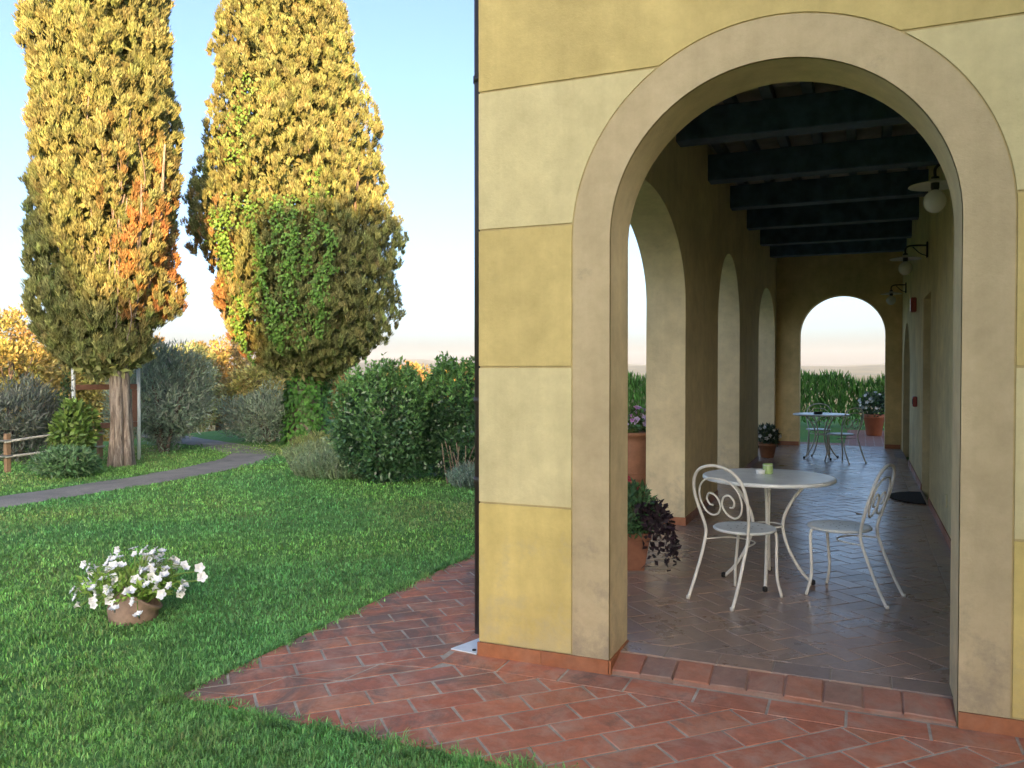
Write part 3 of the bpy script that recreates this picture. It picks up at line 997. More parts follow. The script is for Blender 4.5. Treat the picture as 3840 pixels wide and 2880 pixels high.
# things on the house wall
al = box("alarm_sounder", (2.555, 8.62, 2.37), (2.63, 8.80, 2.57), M['red'], None, 0.012)
tag(al, "dark red alarm box high on the loggia wall", "alarm")
cp = box("fire_call_point", (2.575, 8.27, 1.06), (2.63, 8.41, 1.20), M['red'], None, 0.01)
tag(cp, "small red fire call point on the wall at chest height", "alarm")
box("cover", (2.570, 8.31, 1.095), (2.5765, 8.37, 1.165), M['iron'], cp)
so = box("wall_socket", (2.617, 4.02, 0.36), (2.63, 4.11, 0.47), M['wall_right'], None, 0.003)
tag(so, "small pale socket plate low on the yellow loggia wall", "socket")
# door mat
mp = [(2.60, 6.05), (2.60, 7.0)] + [(2.60 - 0.36*math.sin(math.pi*i/16), 6.525 + 0.475*math.cos(math.pi*i/16)) for i in range(1, 16)]
tag(prism("doormat", mp, XY, FZ+0.003, FZ+0.016, M['mat']), "dark half-round doormat in front of the loggia door", "doormat")

# ------------------------------------------------------------------ chairs and tables
def make_chair():
    t = empty("bistro_chair", (0, 0, 0))
    m = M['chair']
    r = 0.0105
    # hoop running from one rear foot over the back to the other
    half = [(0.175, -0.36, 0.0), (0.172, -0.30, 0.12), (0.166, -0.235, 0.28), (0.166, -0.195, 0.40), (0.172, -0.195, 0.47),
            (0.196, -0.225, 0.58), (0.207, -0.26, 0.69), (0.185, -0.288, 0.79), (0.12, -0.306, 0.858), (0.0, -0.312, 0.885)]
    pts = half + [(-x, y, z) for (x, y, z) in reversed(half[:-1])]
    tube("back_frame", pts, r, m, t, 8, 6)
    def back(u, v): # plane of the backrest
        return (u, -0.195 - v*0.285, 0.45 + v)
    sp = [(0.0, 0.352), (-0.075, 0.345), (-0.142, 0.295), (-0.166, 0.215), (-0.143, 0.135), (-0.092, 0.10), (-0.036, 0.118), (-0.008, 0.172), (-0.03, 0.232), (-0.078, 0.248), (-0.108, 0.213), (-0.094, 0.174), (-0.067, 0.168)]
    tube("scroll", [back(*q) for q in sp], 0.0068, m, t, 7, 5)
    tube("scroll", [back(-q[0], q[1]) for q in sp], 0.0068, m, t, 7, 5)
    seat = lathe("seat", [(0.0, 0.446), (0.17, 0.440), (0.192, 0.436), (0.203, 0.441), (0.205, 0.450), (0.198, 0.457), (0.18, 0.455), (0.09, 0.452), (0.0, 0.451)], M['seat'], t, 36)
    hv, hf = [], []
    for k in range(13):
        if k == 0: cx = cy = 0.0
        else:
            a = 2*math.pi*(k-1)/(6) + (0.3 if k > 6 else 0); rr = 0.055 if k <= 6 else 0.115
            cx, cy = rr*math.cos(a), rr*math.sin(a)
        b = len(hv)
        hv += [(cx + 0.006*math.cos(2*math.pi*i/8), cy + 0.006*math.sin(2*math.pi*i/8), 0.4555) for i in range(8)]
        hf.append(tuple(range(b, b+8)))
    mesh("perforation", hv, hf, M['iron'], seat)
    for s in (-1, 1):
        tube("leg", [(0.135*s, 0.125, 0.442), (0.150*s, 0.138, 0.40), (0.158*s, 0.128, 0.25), (0.168*s, 0.125, 0.12), (0.186*s, 0.15, 0.0)], r, m, t, 8, 6)
    for s in (-1, 1):
        lathe("foot_cap", [(0.0125, 0.0), (0.0125, 0.022)], M['chair'], t, 10, (0.175*s, -0.36, 0))
    tube("stretcher", [(0.17*s_, y_, 0.375) for s_, y_ in ((-1, -0.2), (-0.55, -0.02), (0.55, -0.02), (1, -0.2))], 0.005, m, t, 6, 5)
    return t
chair0 = make_chair()
chair0.location = (1.222, 1.54, FZ + 0.001); chair0.rotation_euler = (0, 0, R(-29.4))
GC = "bistro chairs in the loggia"
tag(chair0, "bistro chair with its scrolled back to the viewer, left of the nearer table", "chair", GC)
ch2 = dup(chair0, None, (1.80, 1.85, FZ + 0.001), R(72)); tag(ch2, "bistro chair seen from the side at the right of the nearer table", "chair", GC)
ch3 = dup(chair0, None, (1.25, 11.15, FZ + 0.001), R(180)); tag(ch3, "far bistro chair behind the farther table, facing the viewer", "chair", GC)
ch4 = dup(chair0, None, (1.63, 10.22, FZ + 0.001), R(46)); tag(ch4, "far bistro chair at the right front of the farther table", "chair", GC)

def make_table():
    t = empty("bistro_table", (0, 0, 0))
    lathe("table_top", [(0.0, 0.728), (0.43, 0.728), (0.446, 0.722), (0.452, 0.726), (0.452, 0.742), (0.445, 0.748), (0.42, 0.7465), (0.0, 0.747)], M['tabletop'], t, 64)
    for k in range(4):
        a = math.pi/2*k + 0.05
        c, s = math.cos(a), math.sin(a)
        pr = [(0.30, 0.722), (0.255, 0.70), (0.175, 0.60), (0.112, 0.47), (0.105, 0.36), (0.15, 0.22), (0.225, 0.09), (0.295, 0.012)]
        tube("leg", [(c*q, s*q, z) for q, z in pr], 0.0115, M['chair'], t, 8, 6)
        lathe("foot_cap", [(0.010, 0.0), (0.0165, 0.004), (0.0165, 0.030), (0.008, 0.036)], M['rubber'], t, 10, (c*0.303, s*0.303, 0))
    tube("ring", [(0.10*math.cos(2*math.pi*i/28), 0.10*math.sin(2*math.pi*i/28), 0.40) for i in range(28)], 0.0065, M['chair'], t, 7, 0, True)
    return t
tab0 = make_table()
tab0.location = (1.325, 1.985, FZ + 0.001)
tag(tab0, "round pale metal table in front, with a green tin on it", "table", "round tables in the loggia")
tab2 = dup(tab0, None, (1.317, 10.63, FZ + 0.001), 0.5)
tag(tab2, "round pale metal table near the far arch, with a dark ashtray", "table", "round tables in the loggia")
TZ = FZ + 0.001 + 0.7485
tin = tag(lathe("candle_tin", [(0.034, 0), (0.036, 0.003), (0.036, 0.07), (0.033, 0.072), (0.031, 0.055), (0.0, 0.055)], M['candle'], None, 28, (1.31, 2.12, TZ)), "small green printed tin on the nearer table", "tin")
tube("band", [(0.0362*math.cos(a), 0.0362*math.sin(a), 0.06) for a in [2*math.pi*i/24 for i in range(24)]], 0.002, M['white'], tin, 5, 0, True)
prism("print", [(-0.6, 0.0), (0.6, 0.0), (0.6, 1.0), (-0.6, 1.0)], lambda u, v, tt: ((0.0364+tt)*math.sin(u+0.35), -(0.0364+tt)*math.cos(u+0.35), 0.014+0.038*v), 0.0, 0.0005, simple('tin_print', (0.05, 0.09, 0.03), 0.5), tin)
saucer = tag(lathe("tea_light", [(0.0, 0.0), (0.03, 0.0), (0.034, 0.03), (0.030, 0.03), (0.027, 0.012), (0.0, 0.012)], M['tabletop'], None, 22, (1.262, 2.085, TZ)), "tiny pale candle dish beside the green tin", "candle")
ash = tag(lathe("ashtray", [(0.06, 0), (0.07, 0.008), (0.07, 0.035), (0.06, 0.035), (0.055, 0.012), (0.0, 0.01)], M['iron'], None, 24, (1.27, 10.55, TZ)), "dark round ashtray on the farther table", "ashtray")

# ------------------------------------------------------------------ flowers
def flower_mesh(name, r, mat, lobes=5):
    v = [(0, 0, -r*0.55)]
    n = lobes*4
    for i in range(n):
        a = 2*math.pi*i/n
        v.append((0.22*r*math.cos(a), 0.22*r*math.sin(a), -r*0.1))
    for i in range(n):
        a = 2*math.pi*i/n
        rr = r*(0.86 + 0.14*math.cos(lobes*a))
        v.append((rr*math.cos(a), rr*math.sin(a), r*(0.12 + 0.10*math.cos(lobes*2*a))))
    v.append((0, 0, -r*1.1))
    f = []
    for i in range(n):
        j = (i+1) % n
        f.append((0, 1+i, 1+j)); f.append((1+i, 1+n+i, 1+n+j, 1+j))
        f.append((1+i, 1+j, 2*n+1))
    me = bpy.data.meshes.new(name); me.from_pydata(v, [], f); me.materials.append(mat)
    me.polygons.foreach_set("use_smooth", [True]*len(me.polygons))
    return me
fl_white = flower_mesh("flower", 0.033, M['petal_white'])
fl_pink = flower_mesh("flower", 0.034, M['petal_pink'])
fl_lilac = flower_mesh("flower", 0.036, M['petal_lilac'])
fl_red = flower_mesh("flower", 0.02, M['petal_red'])
fl_small = flower_mesh("flower", 0.034, M['petal_white'])

def put_flower(me, parent, p, d, sc=1.0):
    o = bpy.data.objects.new("flower", me); link(o, parent)
    o.location = p
    o.rotation_euler = Vector(d).to_track_quat('Z', 'Y').to_euler()
    o.scale = (sc, sc, sc)
    return o

# white petunias spilling out of a tipped pot on the lawn
rng = np.random.default_rng(11)
fp = tag(empty("flower_pot", (-2.36, -0.20, -0.02)), "tipped old terracotta pot of white petunias on the lawn", "flower pot")
prof = [(0.05, -0.02), (0.12, -0.01), (0.175, 0.06), (0.20, 0.15), (0.195, 0.22), (0.17, 0.27), (0.185, 0.285), (0.185, 0.31), (0.165, 0.31), (0.155, 0.26), (0.0, 0.25)]
pot = lathe("pot", prof, M['terracotta_old'], fp, 36, (0, 0, 0), 0.05)
pot.location = (-0.02, -0.07, -0.03); pot.scale = (0.76, 0.76, 0.70)
pot.rotation_euler = (R(-24), R(26), 0)
bush(rng, (-0.05, 0.04, 0.19), (0.33, 0.25, 0.10), 1300, (0.035, 0.07), (0.012, 0.024), (0.26, 0.42, 0.08), M['leaf'], 'foliage', fp, 0.25, 12, 0.3, 0.5, zmin=0.08)
stem_pts = []
sv, sf = [], []
for k in range(92):
    a = rng.uniform(0, 2*math.pi); q = rng.uniform(0.08, 1.0)**0.6
    x = 0.43*q*math.cos(a) - 0.05; y = 0.31*q*math.sin(a) + 0.03
    z = 0.21 + 0.16*(1-q*q) + rng.normal(0, 0.03) + (0.05 if y > 0.1 else -0.02) - (0.06 if y < -0.1 else 0)
    z = max(z, 0.07)
    p = (x, y, z)
    put_flower(fl_white, fp, p, (x*0.8 + rng.normal(0, 0.35), y*0.8 - 0.4 + rng.normal(0, 0.3), 0.45 + rng.normal(0, 0.3)), rng.uniform(0.75, 1.15))
    g = tube_geo(catmull([(x*0.25, y*0.25+0.02, 0.2), (x*0.65, y*0.65+0.01, z*0.75+0.08), (x, y, z-0.015)], 3), 0.003, 4)
    join_geo(sv, sf, *g)
for (x, y, z) in ((0.42, 0.14, 0.33), (0.46, 0.12, 0.28), (-0.42, 0.02, 0.28), (-0.40, -0.04, 0.2), (-0.33, 0.1, 0.32)):
    put_flower(fl_white, fp, (x, y, z), (x, -0.6, 0.3), 1.1)
    join_geo(sv, sf, *tube_geo(catmull([(x*0.2, 0.05, 0.22), (x*0.6, y*0.6, z*0.85), (x, y, z-0.02)], 3), 0.0035, 4))
mesh("stems", sv, sf, simple('stem_green', (0.17, 0.26, 0.05), 0.6), fp)

# big urn with pink petunias in the first garden arch
urn = tag(empty("terracotta_urn", (-0.45, 4.67, 0.0)), "big terracotta urn overflowing with pink and lilac petunias", "urn")
uprof = [(0.22, 0.0), (0.24, 0.03), (0.29, 0.16), (0.33, 0.30), (0.345, 0.385), (0.356, 0.395), (0.352, 0.41), (0.36, 0.50), (0.362, 0.60), (0.35, 0.70), (0.315, 0.79), (0.295, 0.83), (0.315, 0.85), (0.335, 0.865), (0.335, 0.895), (0.30, 0.90), (0.28, 0.86), (0.0, 0.85)]
lathe("urn_body", uprof, M['terracotta'], urn, 44, (0, 0, 0), 0.01)
tube("band", [(0.346*math.cos(a), 0.346*math.sin(a), 0.47) for a in [2*math.pi*i/40 for i in range(40)]], 0.018, M['terracotta'], urn, 8, 0, True)
rng = np.random.default_rng(5)
bush(rng, (0, 0, 0.97), (0.33, 0.33, 0.18), 900, (0.04, 0.08), (0.018, 0.032), (0.10, 0.16, 0.04), M['leaf'], 'foliage', urn, 0.2, 10, 0.4, 0.4)
for k in range(70):
    u3 = unit(rng, 1)[0]
    u3[2] = abs(u3[2])*0.9 - 0.25 if k % 3 else abs(u3[2])
    p = (u3[0]*0.35, u3[1]*0.35, 0.98 + u3[2]*0.20)
    put_flower(fl_pink if rng.random() < 0.6 else fl_lilac, urn, p, (u3[0] + rng.normal(0, .2), u3[1] - 0.2, u3[2] + 0.3), rng.uniform(0.8, 1.2))

# square pot with red flowers and a dark trailing plant
sq = tag(empty("square_pot", (0.30, 2.0, FZ), R(20)), "square terracotta pot with red flowers and dark trailing leaves", "flower pot")
bm = bmesh.new()
def ring4(h, z): return [bm.verts.new((x*h, y*h, z)) for x, y in ((-1,-1),(1,-1),(1,1),(-1,1))]
rs = [ring4(0.115, 0.0), ring4(0.150, 0.235), ring4(0.162, 0.24), ring4(0.165, 0.285), ring4(0.145, 0.285), ring4(0.138, 0.255)]
bm.faces.new(rs[0][::-1])
for a, b in zip(rs[:-1], rs[1:]):
    for i in range(4): bm.faces.new([a[i], a[(i+1) % 4], b[(i+1) % 4], b[i]])
bm.faces.new(rs[-1])
bm_obj("pot", bm, simple('terracotta_shaded', (0.27, 0.115, 0.065), 0.8, var=0.25, scale=8), sq)  # clay darkened, shade on its side put into the colour
rng = np.random.default_rng(8)
bush(rng, (0.0, -0.02, 0.42), (0.23, 0.22, 0.21), 1900, (0.04, 0.075), (0.014, 0.028), (0.085, 0.19, 0.075), M['leaf'], 'foliage', sq, 0.3, 12, 0.25, 0.4)
n = 520
tt = rng.random(n); aa = rng.choice([-0.75, -0.5, -0.95, -0.3, -1.2, 0.1], n) + rng.normal(0, 0.06, n)
rr = 0.12 + 0.26*tt**0.8
ptr = np.stack([rr*np.cos(aa) , rr*np.sin(aa), 0.42 + 0.10*np.sin(tt*2.2) - 0.40*tt**2.2 + rng.normal(0, 0.03, n)], 1)
leaves("trailing_leaves", ptr, unit(rng, n) + np.array([0, 0, -0.2]), unit(rng, n), rng.uniform(0.04, 0.065, n), rng.uniform(0.028, 0.045, n), vary(rng, (0.04, 0.026, 0.035), n, 0.3), M['leaf'], sq)
for (x, y, z) in ((-0.12, -0.02, 0.66), (-0.07, -0.08, 0.69), (-0.03, 0.02, 0.705), (-0.10, 0.06, 0.66), (0.0, -0.03, 0.68), (-0.15, -0.1, 0.63), (0.09, 0.03, 0.60)):
    for q in range(3):
        put_flower(fl_red, sq, (x + rng.normal(0, .014), y + rng.normal(0, .014), z + rng.normal(0, .01)), unit(rng, 1)[0] + np.array([0, -0.5, 0.5]), 1.0)

def round_pot(loc, r, h, mat, label, nleaf, lr, lc, nflow, seed, name="flower_pot", fr=1.0):
    t = tag(empty(name, loc), label, "flower pot")
    lathe("pot", [(r*0.66, 0), (r*0.7, 0.01), (r*0.92, h*0.78), (r*1.0, h*0.79), (r*1.02, h), (r*0.9, h), (r*0.86, h*0.9), (0, h*0.9)], mat, t, 32)
    rg = np.random.default_rng(seed)
    bush(rg, (0, 0, h + lr*0.55), (lr, lr, lr*0.85), nleaf, (0.06, 0.12), (0.03, 0.055), lc, M['leaf_gloss'], 'foliage', t, 0.3, 10, 0.25, 0.35, zmin=h*0.85)
    for k in range(nflow):
        u3 = unit(rg, 1)[0]; u3[2] = abs(u3[2]) if k % 3 else -0.1
        u3[1] = -abs(u3[1]) if k % 2 else u3[1]
        put_flower(fl_small, t, (u3[0]*lr*1.02, u3[1]*lr*1.02, h + lr*0.55 + u3[2]*lr*0.9), u3 + np.array([0, -0.4, 0.2]), fr*rg.uniform(0.8, 1.2))
    return t
round_pot((0.47, 10.45, FZ), 0.155, 0.24, M['terracotta'], "small terracotta pot of white flowers beside the far garden arch", 420, 0.21, (0.045, 0.085, 0.04), 16, 21)
round_pot((2.22, 17.1, 0.0), 0.24, 0.50, M['terracotta_red'], "orange terracotta pot of white flowers outside the far arch", 700, 0.36, (0.035, 0.075, 0.03), 26, 22, fr=1.3)

# ------------------------------------------------------------------ trees
def trunk_mesh(name, pts, rads, mat, parent, seg=14, flute=0.0, seed=0):
    P = catmull(pts, 5)
    rr = np.interp(np.linspace(0, 1, len(P)), np.linspace(0, 1, len(rads)), rads)
    v, f = tube_geo(P, list(rr), seg)
    if flute:
        for i in range(len(P)):
            c = P[i]
            for k in range(seg):
                q = v[i*seg+k]; d = q - c
                a = 2*math.pi*k/seg
                w = 1 + flute*(0.6*math.sin(3*a + seed + i*0.08) + 0.6*math.sin(5*a + seed*2 - i*0.05) + 0.5*mnoise.noise(Vector((math.cos(a)*2, math.sin(a)*2, i*0.4+seed))))
                v[i*seg+k] = c + d*w
    return mesh(name, v, f, mat, parent, smooth=True)

def profile_fn(rows, slim=0.17):
    """rows: (z, left, right) in metres from the trunk axis, seen from the house"""
    z = np.array([r[0] for r in rows]); l = np.array([r[1] for r in rows]); r_ = np.array([r[2] for r in rows])
    o = np.argsort(z)
    z, l, r_ = z[o], l[o], r_[o]
    return lambda q: (np.interp(q, z, (l+r_)/2), np.maximum(np.interp(q, z, (r_-l)/2) - slim, 0.05)), z.min(), z.max()

RIGHT = np.array([0.92, 0.3919, 0.0])

def cypress(loc, label, rows, seed, nclump, per, rust, trunk_fn, group, base=(0.245, 0.258, 0.095)):
    rng = np.random.default_rng(seed)
    t = tag(empty("cypress_tree", loc), label, "tree", group)
    trunk_fn(t)
    if seed == 3: twigs1(t)
    fn, z0, z1 = profile_fn(rows)
    zz = rng.uniform(z0, z1, nclump*3)
    c, r = fn(zz)
    keep = rng.random(len(zz)) < (r / r.max())
    zz = zz[keep][:nclump]; k = len(zz)
    c, r = fn(zz)
    th = rng.uniform(0, 2*math.pi, k)
    lump = 1 + 0.055*np.sin(th*3 + zz*1.7 + seed) + 0.06*np.sin(th*5 - zz*2.9) + rng.normal(0, 0.02, k)
    q3 = np.stack([np.cos(th)*r, np.sin(th)*r, zz], 1)
    sv = np.array([2.6, 2.6, 1.1])
    nz = np.array([mnoise.noise(Vector(p*sv + seed)) + 0.7*mnoise.noise(Vector(p*sv*2.3 + seed)) for p in q3])
    f = (1 - 0.22*rng.random(k)**2) * (lump + 0.26*np.clip(nz, -1, 0.25))
    cen = np.stack([np.cos(th)*r*f, np.sin(th)*r*f, zz], 1) + c[:, None]*RIGHT
    out = np.stack([np.cos(th), np.sin(th), np.full(k, 0.15)], 1)
    rc = rng.uniform(0.05, 0.13, k)
    cl = vary(rng, base, k, 0.22, 0.05)
    # patches of rusty dead sprays, widened to paint in orange sunlight
    ru = np.array([mnoise.noise(Vector((p[0]*0.9 + seed, p[1]*0.9, p[2]*0.55))) for p in cen])
    m = rust(cen, ru, rng)
    cl = cl*(1-m[:, None]) + vary(rng, (0.36, 0.19, 0.07), k, 0.22)*m[:, None]
    a = clumps(rng, cen, out, rc, per, (0.06, 0.115), (0.013, 0.024), cl, 1.0, 0.65, 0.2, stretch=2.0)
    # shaded fill inside so that the crown has body
    ni = nclump*7
    zi = rng.uniform(z0+0.1, z1, ni); ci, ri = fn(zi); ti = rng.uniform(0, 2*math.pi, ni); fi = 0.80*np.sqrt(rng.random(ni))
    pi_ = np.stack([np.cos(ti)*ri*fi, np.sin(ti)*ri*fi, zi], 1) + ci[:, None]*RIGHT
    b = (pi_, unit(rng, ni) + np.array([0, 0, 0.4]), unit(rng, ni), rng.uniform(0.12, 0.22, ni), rng.uniform(0.05, 0.10, ni), vary(rng, base, ni, 0.25))
    leaves("crown", *[np.concatenate([x, y]) for x, y in zip(a, b)], M['needle'], t)
    return t

# tree 1: the slimmer cypress by the fence
def rows1():
    s = 13.5/1770
    out = []
    for (y, xl, xr) in [(820, 200, 262), (790, 120, 322), (755, 92, 335), (720, 84, 345), (680, 78, 388), (640, 78, 392), (580, 74, 388), (520, 72, 385), (450, 74, 384), (380, 76, 383), (300, 74, 382), (220, 76, 380), (150, 72, 376), (90, 72, 374), (40, 90, 370), (0, 96, 368), (-120, 112, 352), (-260, 140, 322), (-400, 180, 280), (-470, 215, 245)]:
        out.append((1.58 + (796-y)*s, (xl-258)*s, (xr-258)*s))
    return out
def trunk1(t):
    tv, tf = [], []
    for k in range(9):
        a0 = 6.283*k/9 + 0.3*math.sin(k*2.1); r0 = 0.098 if k < 8 else 0.0
        q = []
        for i in range(15):
            z = -0.1 + 2.9*i/14
            fl = 1 + 0.75*math.exp(-(z+0.1)*2.6)
            aa = a0 + 0.16*z + 0.10*math.sin(z*3 + k)
            q.append((math.cos(aa)*r0*fl - 0.02*z, math.sin(aa)*r0*fl, z))
        rr = [(0.062 + 0.016*math.sin(k*3.7))*(1 + 0.25*math.exp(-i*0.5))*(1 + 0.13*math.sin(i*1.1 + k*2)) for i in range(15)]
        join_geo(tv, tf, *tube_geo(q, rr, 9))
    mesh("trunk", tv, tf, M['bark_grey'], t, smooth=True)
    trunk_mesh("leader", [(-0.05, 0, 2.4), (0.0, 0, 6.0), (0, 0, 11.0)], [0.17, 0.12, 0.03], M['bark_grey'], t, 10)
    for k, (dx, dy) in enumerate(((-0.95, -0.1), (-0.6, -0.35), (0.75, -0.2), (0.45, 0.3), (0.95, 0.1), (0.35, -0.4), (-0.35, 0.5), (0.15, -0.55))):
        trunk_mesh("limb", [(dx*0.08, dy*0.1, 1.35 + 0.12*k), (dx*0.45, dy*0.45, 1.9 + 0.16*k), (dx*0.8, dy*0.8, 2.7 + 0.25*k), (dx*0.95, dy, 4.0 + 0.3*k)], [0.07, 0.05, 0.035, 0.015], M['bark_grey'], t, 7)
def twigs1(t):
    rg = np.random.default_rng(17)
    tv, tf = [], []
    for k in range(26):
        x0 = rg.uniform(-0.25, 0.75); z0 = rg.uniform(2.0, 4.6); ln = rg.uniform(0.7, 1.8)
        b0 = np.array(x0*RIGHT) + np.array([0.39, -0.92, 0])*math.sqrt(max(0.05, 0.85**2 - x0*x0*0.8))
        q = [Vector(b0*0.75) + Vector((0, 0, z0)), Vector(b0*0.95 + RIGHT*0.05) + Vector((0, 0, z0 + ln*0.4)), Vector(b0*0.98 + RIGHT*rg.normal(0.10, 0.08)) + Vector((0, 0, z0 + ln))]
        join_geo(tv, tf, *tube_geo(catmull(q, 4), 0.008, 5))
    mesh("bare_branches", tv, tf, M['bark_grey'], t)
def rust_sun1(cen, ru, rng):  # right and low: dead sprays plus orange sunlight put into the colour
    side = cen @ RIGHT
    z = cen[:, 2]
    w = np.clip((side - 0.05)/0.5, 0, 1)*np.clip((5.6 - z)/1.4, 0, 1)*np.clip((z-1.9)/0.4, 0, 1)
    hf = np.array([mnoise.noise(Vector((p[0]*4.2, p[1]*4.2, p[2]*2.2))) for p in cen])
    return np.clip((hf*1.1 + ru*0.6 + 0.22*rng.normal(size=len(ru)) + 0.34*w - 0.19)*2.4, 0, 0.95)*np.clip(w*1.2+0.05, 0, 1)
GT = "tall cypress trees"
cypress((-9.286, 5.822, -0.02), "tall slim cypress with bare grey trunk and rusty patches, beside the path", rows1(), 3, 5600, 60, rust_sun1, trunk1, GT)

# tree 2: the broad cypress wrapped in ivy
def rows2():
    s = 17.5/1770
    out = []
    for (y, xl, xr) in [(835, 640, 690), (805, 560, 765), (770, 525, 812), (735, 498, 842), (700, 478, 846), (660, 458, 850), (600, 462, 856), (540, 424, 860), (480, 418, 850), (430, 424, 836), (380, 432, 834), (320, 446, 815), (260, 458, 800), (200, 468, 794), (140, 472, 780), (80, 478, 768), (30, 480, 752), (0, 484, 742), (-120, 500, 728), (-280, 530, 700), (-420, 570, 665), (-520, 605, 635)]:
        out.append((1.58 + (796-y)*s, (xl-660)*s, (xr-660)*s))
    return out
def trunk2(t):
    trunk_mesh("trunk", [(0, 0, -0.1), (0.02, 0, 0.8), (-0.03, 0, 1.8), (0, 0, 3.0), (0.05, 0, 7.0), (0, 0, 13.0)], [0.42, 0.34, 0.32, 0.30, 0.18, 0.03], M['bark'], t, 18, 0.1, 2.2)
    for k, (dx, dy) in enumerate(((-1.35, -0.5), (-1.1, 0.2), (1.2, 0.3), (1.4, -0.1), (0.6, -0.7), (-0.5, -0.8))):
        trunk_mesh("limb", [(dx*0.1, dy*0.1, 1.6 + 0.2*k), (dx*0.5, dy*0.5, 2.1 + 0.3*k), (dx*0.85, dy*0.85, 3.2 + 0.4*k), (dx, dy, 4.6 + 0.4*k)], [0.08, 0.06, 0.045, 0.02], M['bark'], t, 7)
def rust_sun2(cen, ru, rng):  # left and low: orange sunlight painted in along with the rust
    side = cen @ RIGHT
    z = cen[:, 2]
    w = np.clip((-side - 0.7)/0.6, 0, 1)*np.clip((5.2 - z)/1.2, 0, 1)
    hf = np.array([mnoise.noise(Vector(p*2.4)) for p in cen])
    return np.clip((hf*1.1 + ru*0.8 + 0.15*rng.normal(size=len(ru)) + 0.32*w - 0.2)*3.0, 0, 0.9)*np.clip(w*1.2+0.05, 0, 1)
cypress((-8.97, 10.35, -0.02), "broad golden cypress with an ivy-wrapped trunk behind the big shrub", rows2(), 7, 8600, 56, rust_sun2, trunk2, GT)

# ivy on the broad cypress
rng = np.random.default_rng(31)
ivy = tag(empty("climbing_ivy", (-8.97, 10.35, -0.02)), "bright green ivy climbing and hanging on the broad cypress", "ivy")
n = 3600
z = rng.uniform(0.0, 2.7, n); th = rng.uniform(0, 2*math.pi, n)
r = 0.40 + 0.06*np.sin(th*3 + z*4) + rng.normal(0, 0.035, n) + 0.10*np.exp(-z*2)
p = np.stack([np.cos(th)*r, np.sin(th)*r, z], 1)
o_ = np.stack([np.cos(th), np.sin(th), np.zeros(n)], 1)
leaves("trunk_leaves", p, o_*0.4 + np.array([0, 0, -0.8]) + unit(rng, n)*0.5, o_ + np.array([0, 0, 0.4]) + unit(rng, n)*0.35, rng.uniform(0.07, 0.13, n), rng.uniform(0.07, 0.11, n), vary(rng, (0.09, 0.225, 0.04), n, 0.28), M['leaf'], ivy, 0.1, 0.35)
fn2, za, zb_ = profile_fn(rows2())
VIEW = np.array([0.634, -0.773, 0.0])        # side of the crown that faces the lawn
P_, D_, N_, L_, W_, C_ = [], [], [], [], [], []
for (side, ztop, zlow, w, dens) in [(-0.30, 2.9, 1.9, 0.10, 1), (0.70, 4.4, 2.4, 0.05, 0.9), (0.74, 3.6, 2.2, 0.09, 0.9), (0.55, 5.0, 3.4, 0.07, 0.8), (0.10, 4.9, 2.0, 0.05, 0.8), (0.02, 4.4, 2.0, 0.10, 0.6), (-0.38, 4.7, 2.4, 0.05, 0.7), (0.33, 4.9, 3.3, 0.04, 0.7), (-0.18, 4.6, 3.1, 0.04, 0.6), (-1.15, 4.7, 2.2, 0.11, 1.0), (-1.05, 4.6, 1.7, 0.08, 0.9), (0.5, 5.5, 4.7, 0.10, 0.6), (-0.8, 5.0, 4.3, 0.28, 0.7), (0.0, 4.9, 4.4, 0.42, 0.5), (-0.85, 6.7, 5.5, 0.24, 0.5), (-0.8, 7.4, 6.4, 0.2, 0.3), (0.3, 2.9, 2.0, 0.12, 0.6), (-0.6, 3.8, 2.6, 0.04, 0.5)]:
    m = int(190*dens*max(0.6, (ztop-zlow)))
    zz = rng.uniform(zlow, ztop, m)
    ss = side + rng.normal(0, w, m)*np.clip((zz-zlow)/0.6 + 0.35, 0, 1) + 0.05*np.sin(zz*5) + 0.13*np.sin(zz*1.9 + side*9) + 0.06*np.sin(zz*4.3 + side*23)
    c, r = fn2(zz)
    dep = np.sqrt(np.clip(r*r - (ss-c)**2, 0.02, None)) + rng.uniform(0.0, 0.20, m)
    P_.append(ss[:, None]*RIGHT + dep[:, None]*np.array([0.3919, -0.92, 0]) + np.stack([0*zz, 0*zz, zz], 1))
    D_.append(unit(rng, m)*0.5 + np.array([0.1, -0.3, -0.8])); N_.append(np.array([0.39, -0.92, 0.3]) + unit(rng, m)*0.5)
    L_.append(rng.uniform(0.05, 0.09, m)); W_.append(rng.uniform(0.035, 0.065, m)); C_.append(vary(rng, (0.135, 0.265, 0.045), m, 0.28))
leaves("hanging_leaves", *[np.concatenate(q) for q in (P_, D_, N_, L_, W_, C_)], M['leaf'], ivy, 0.1, 0.35)

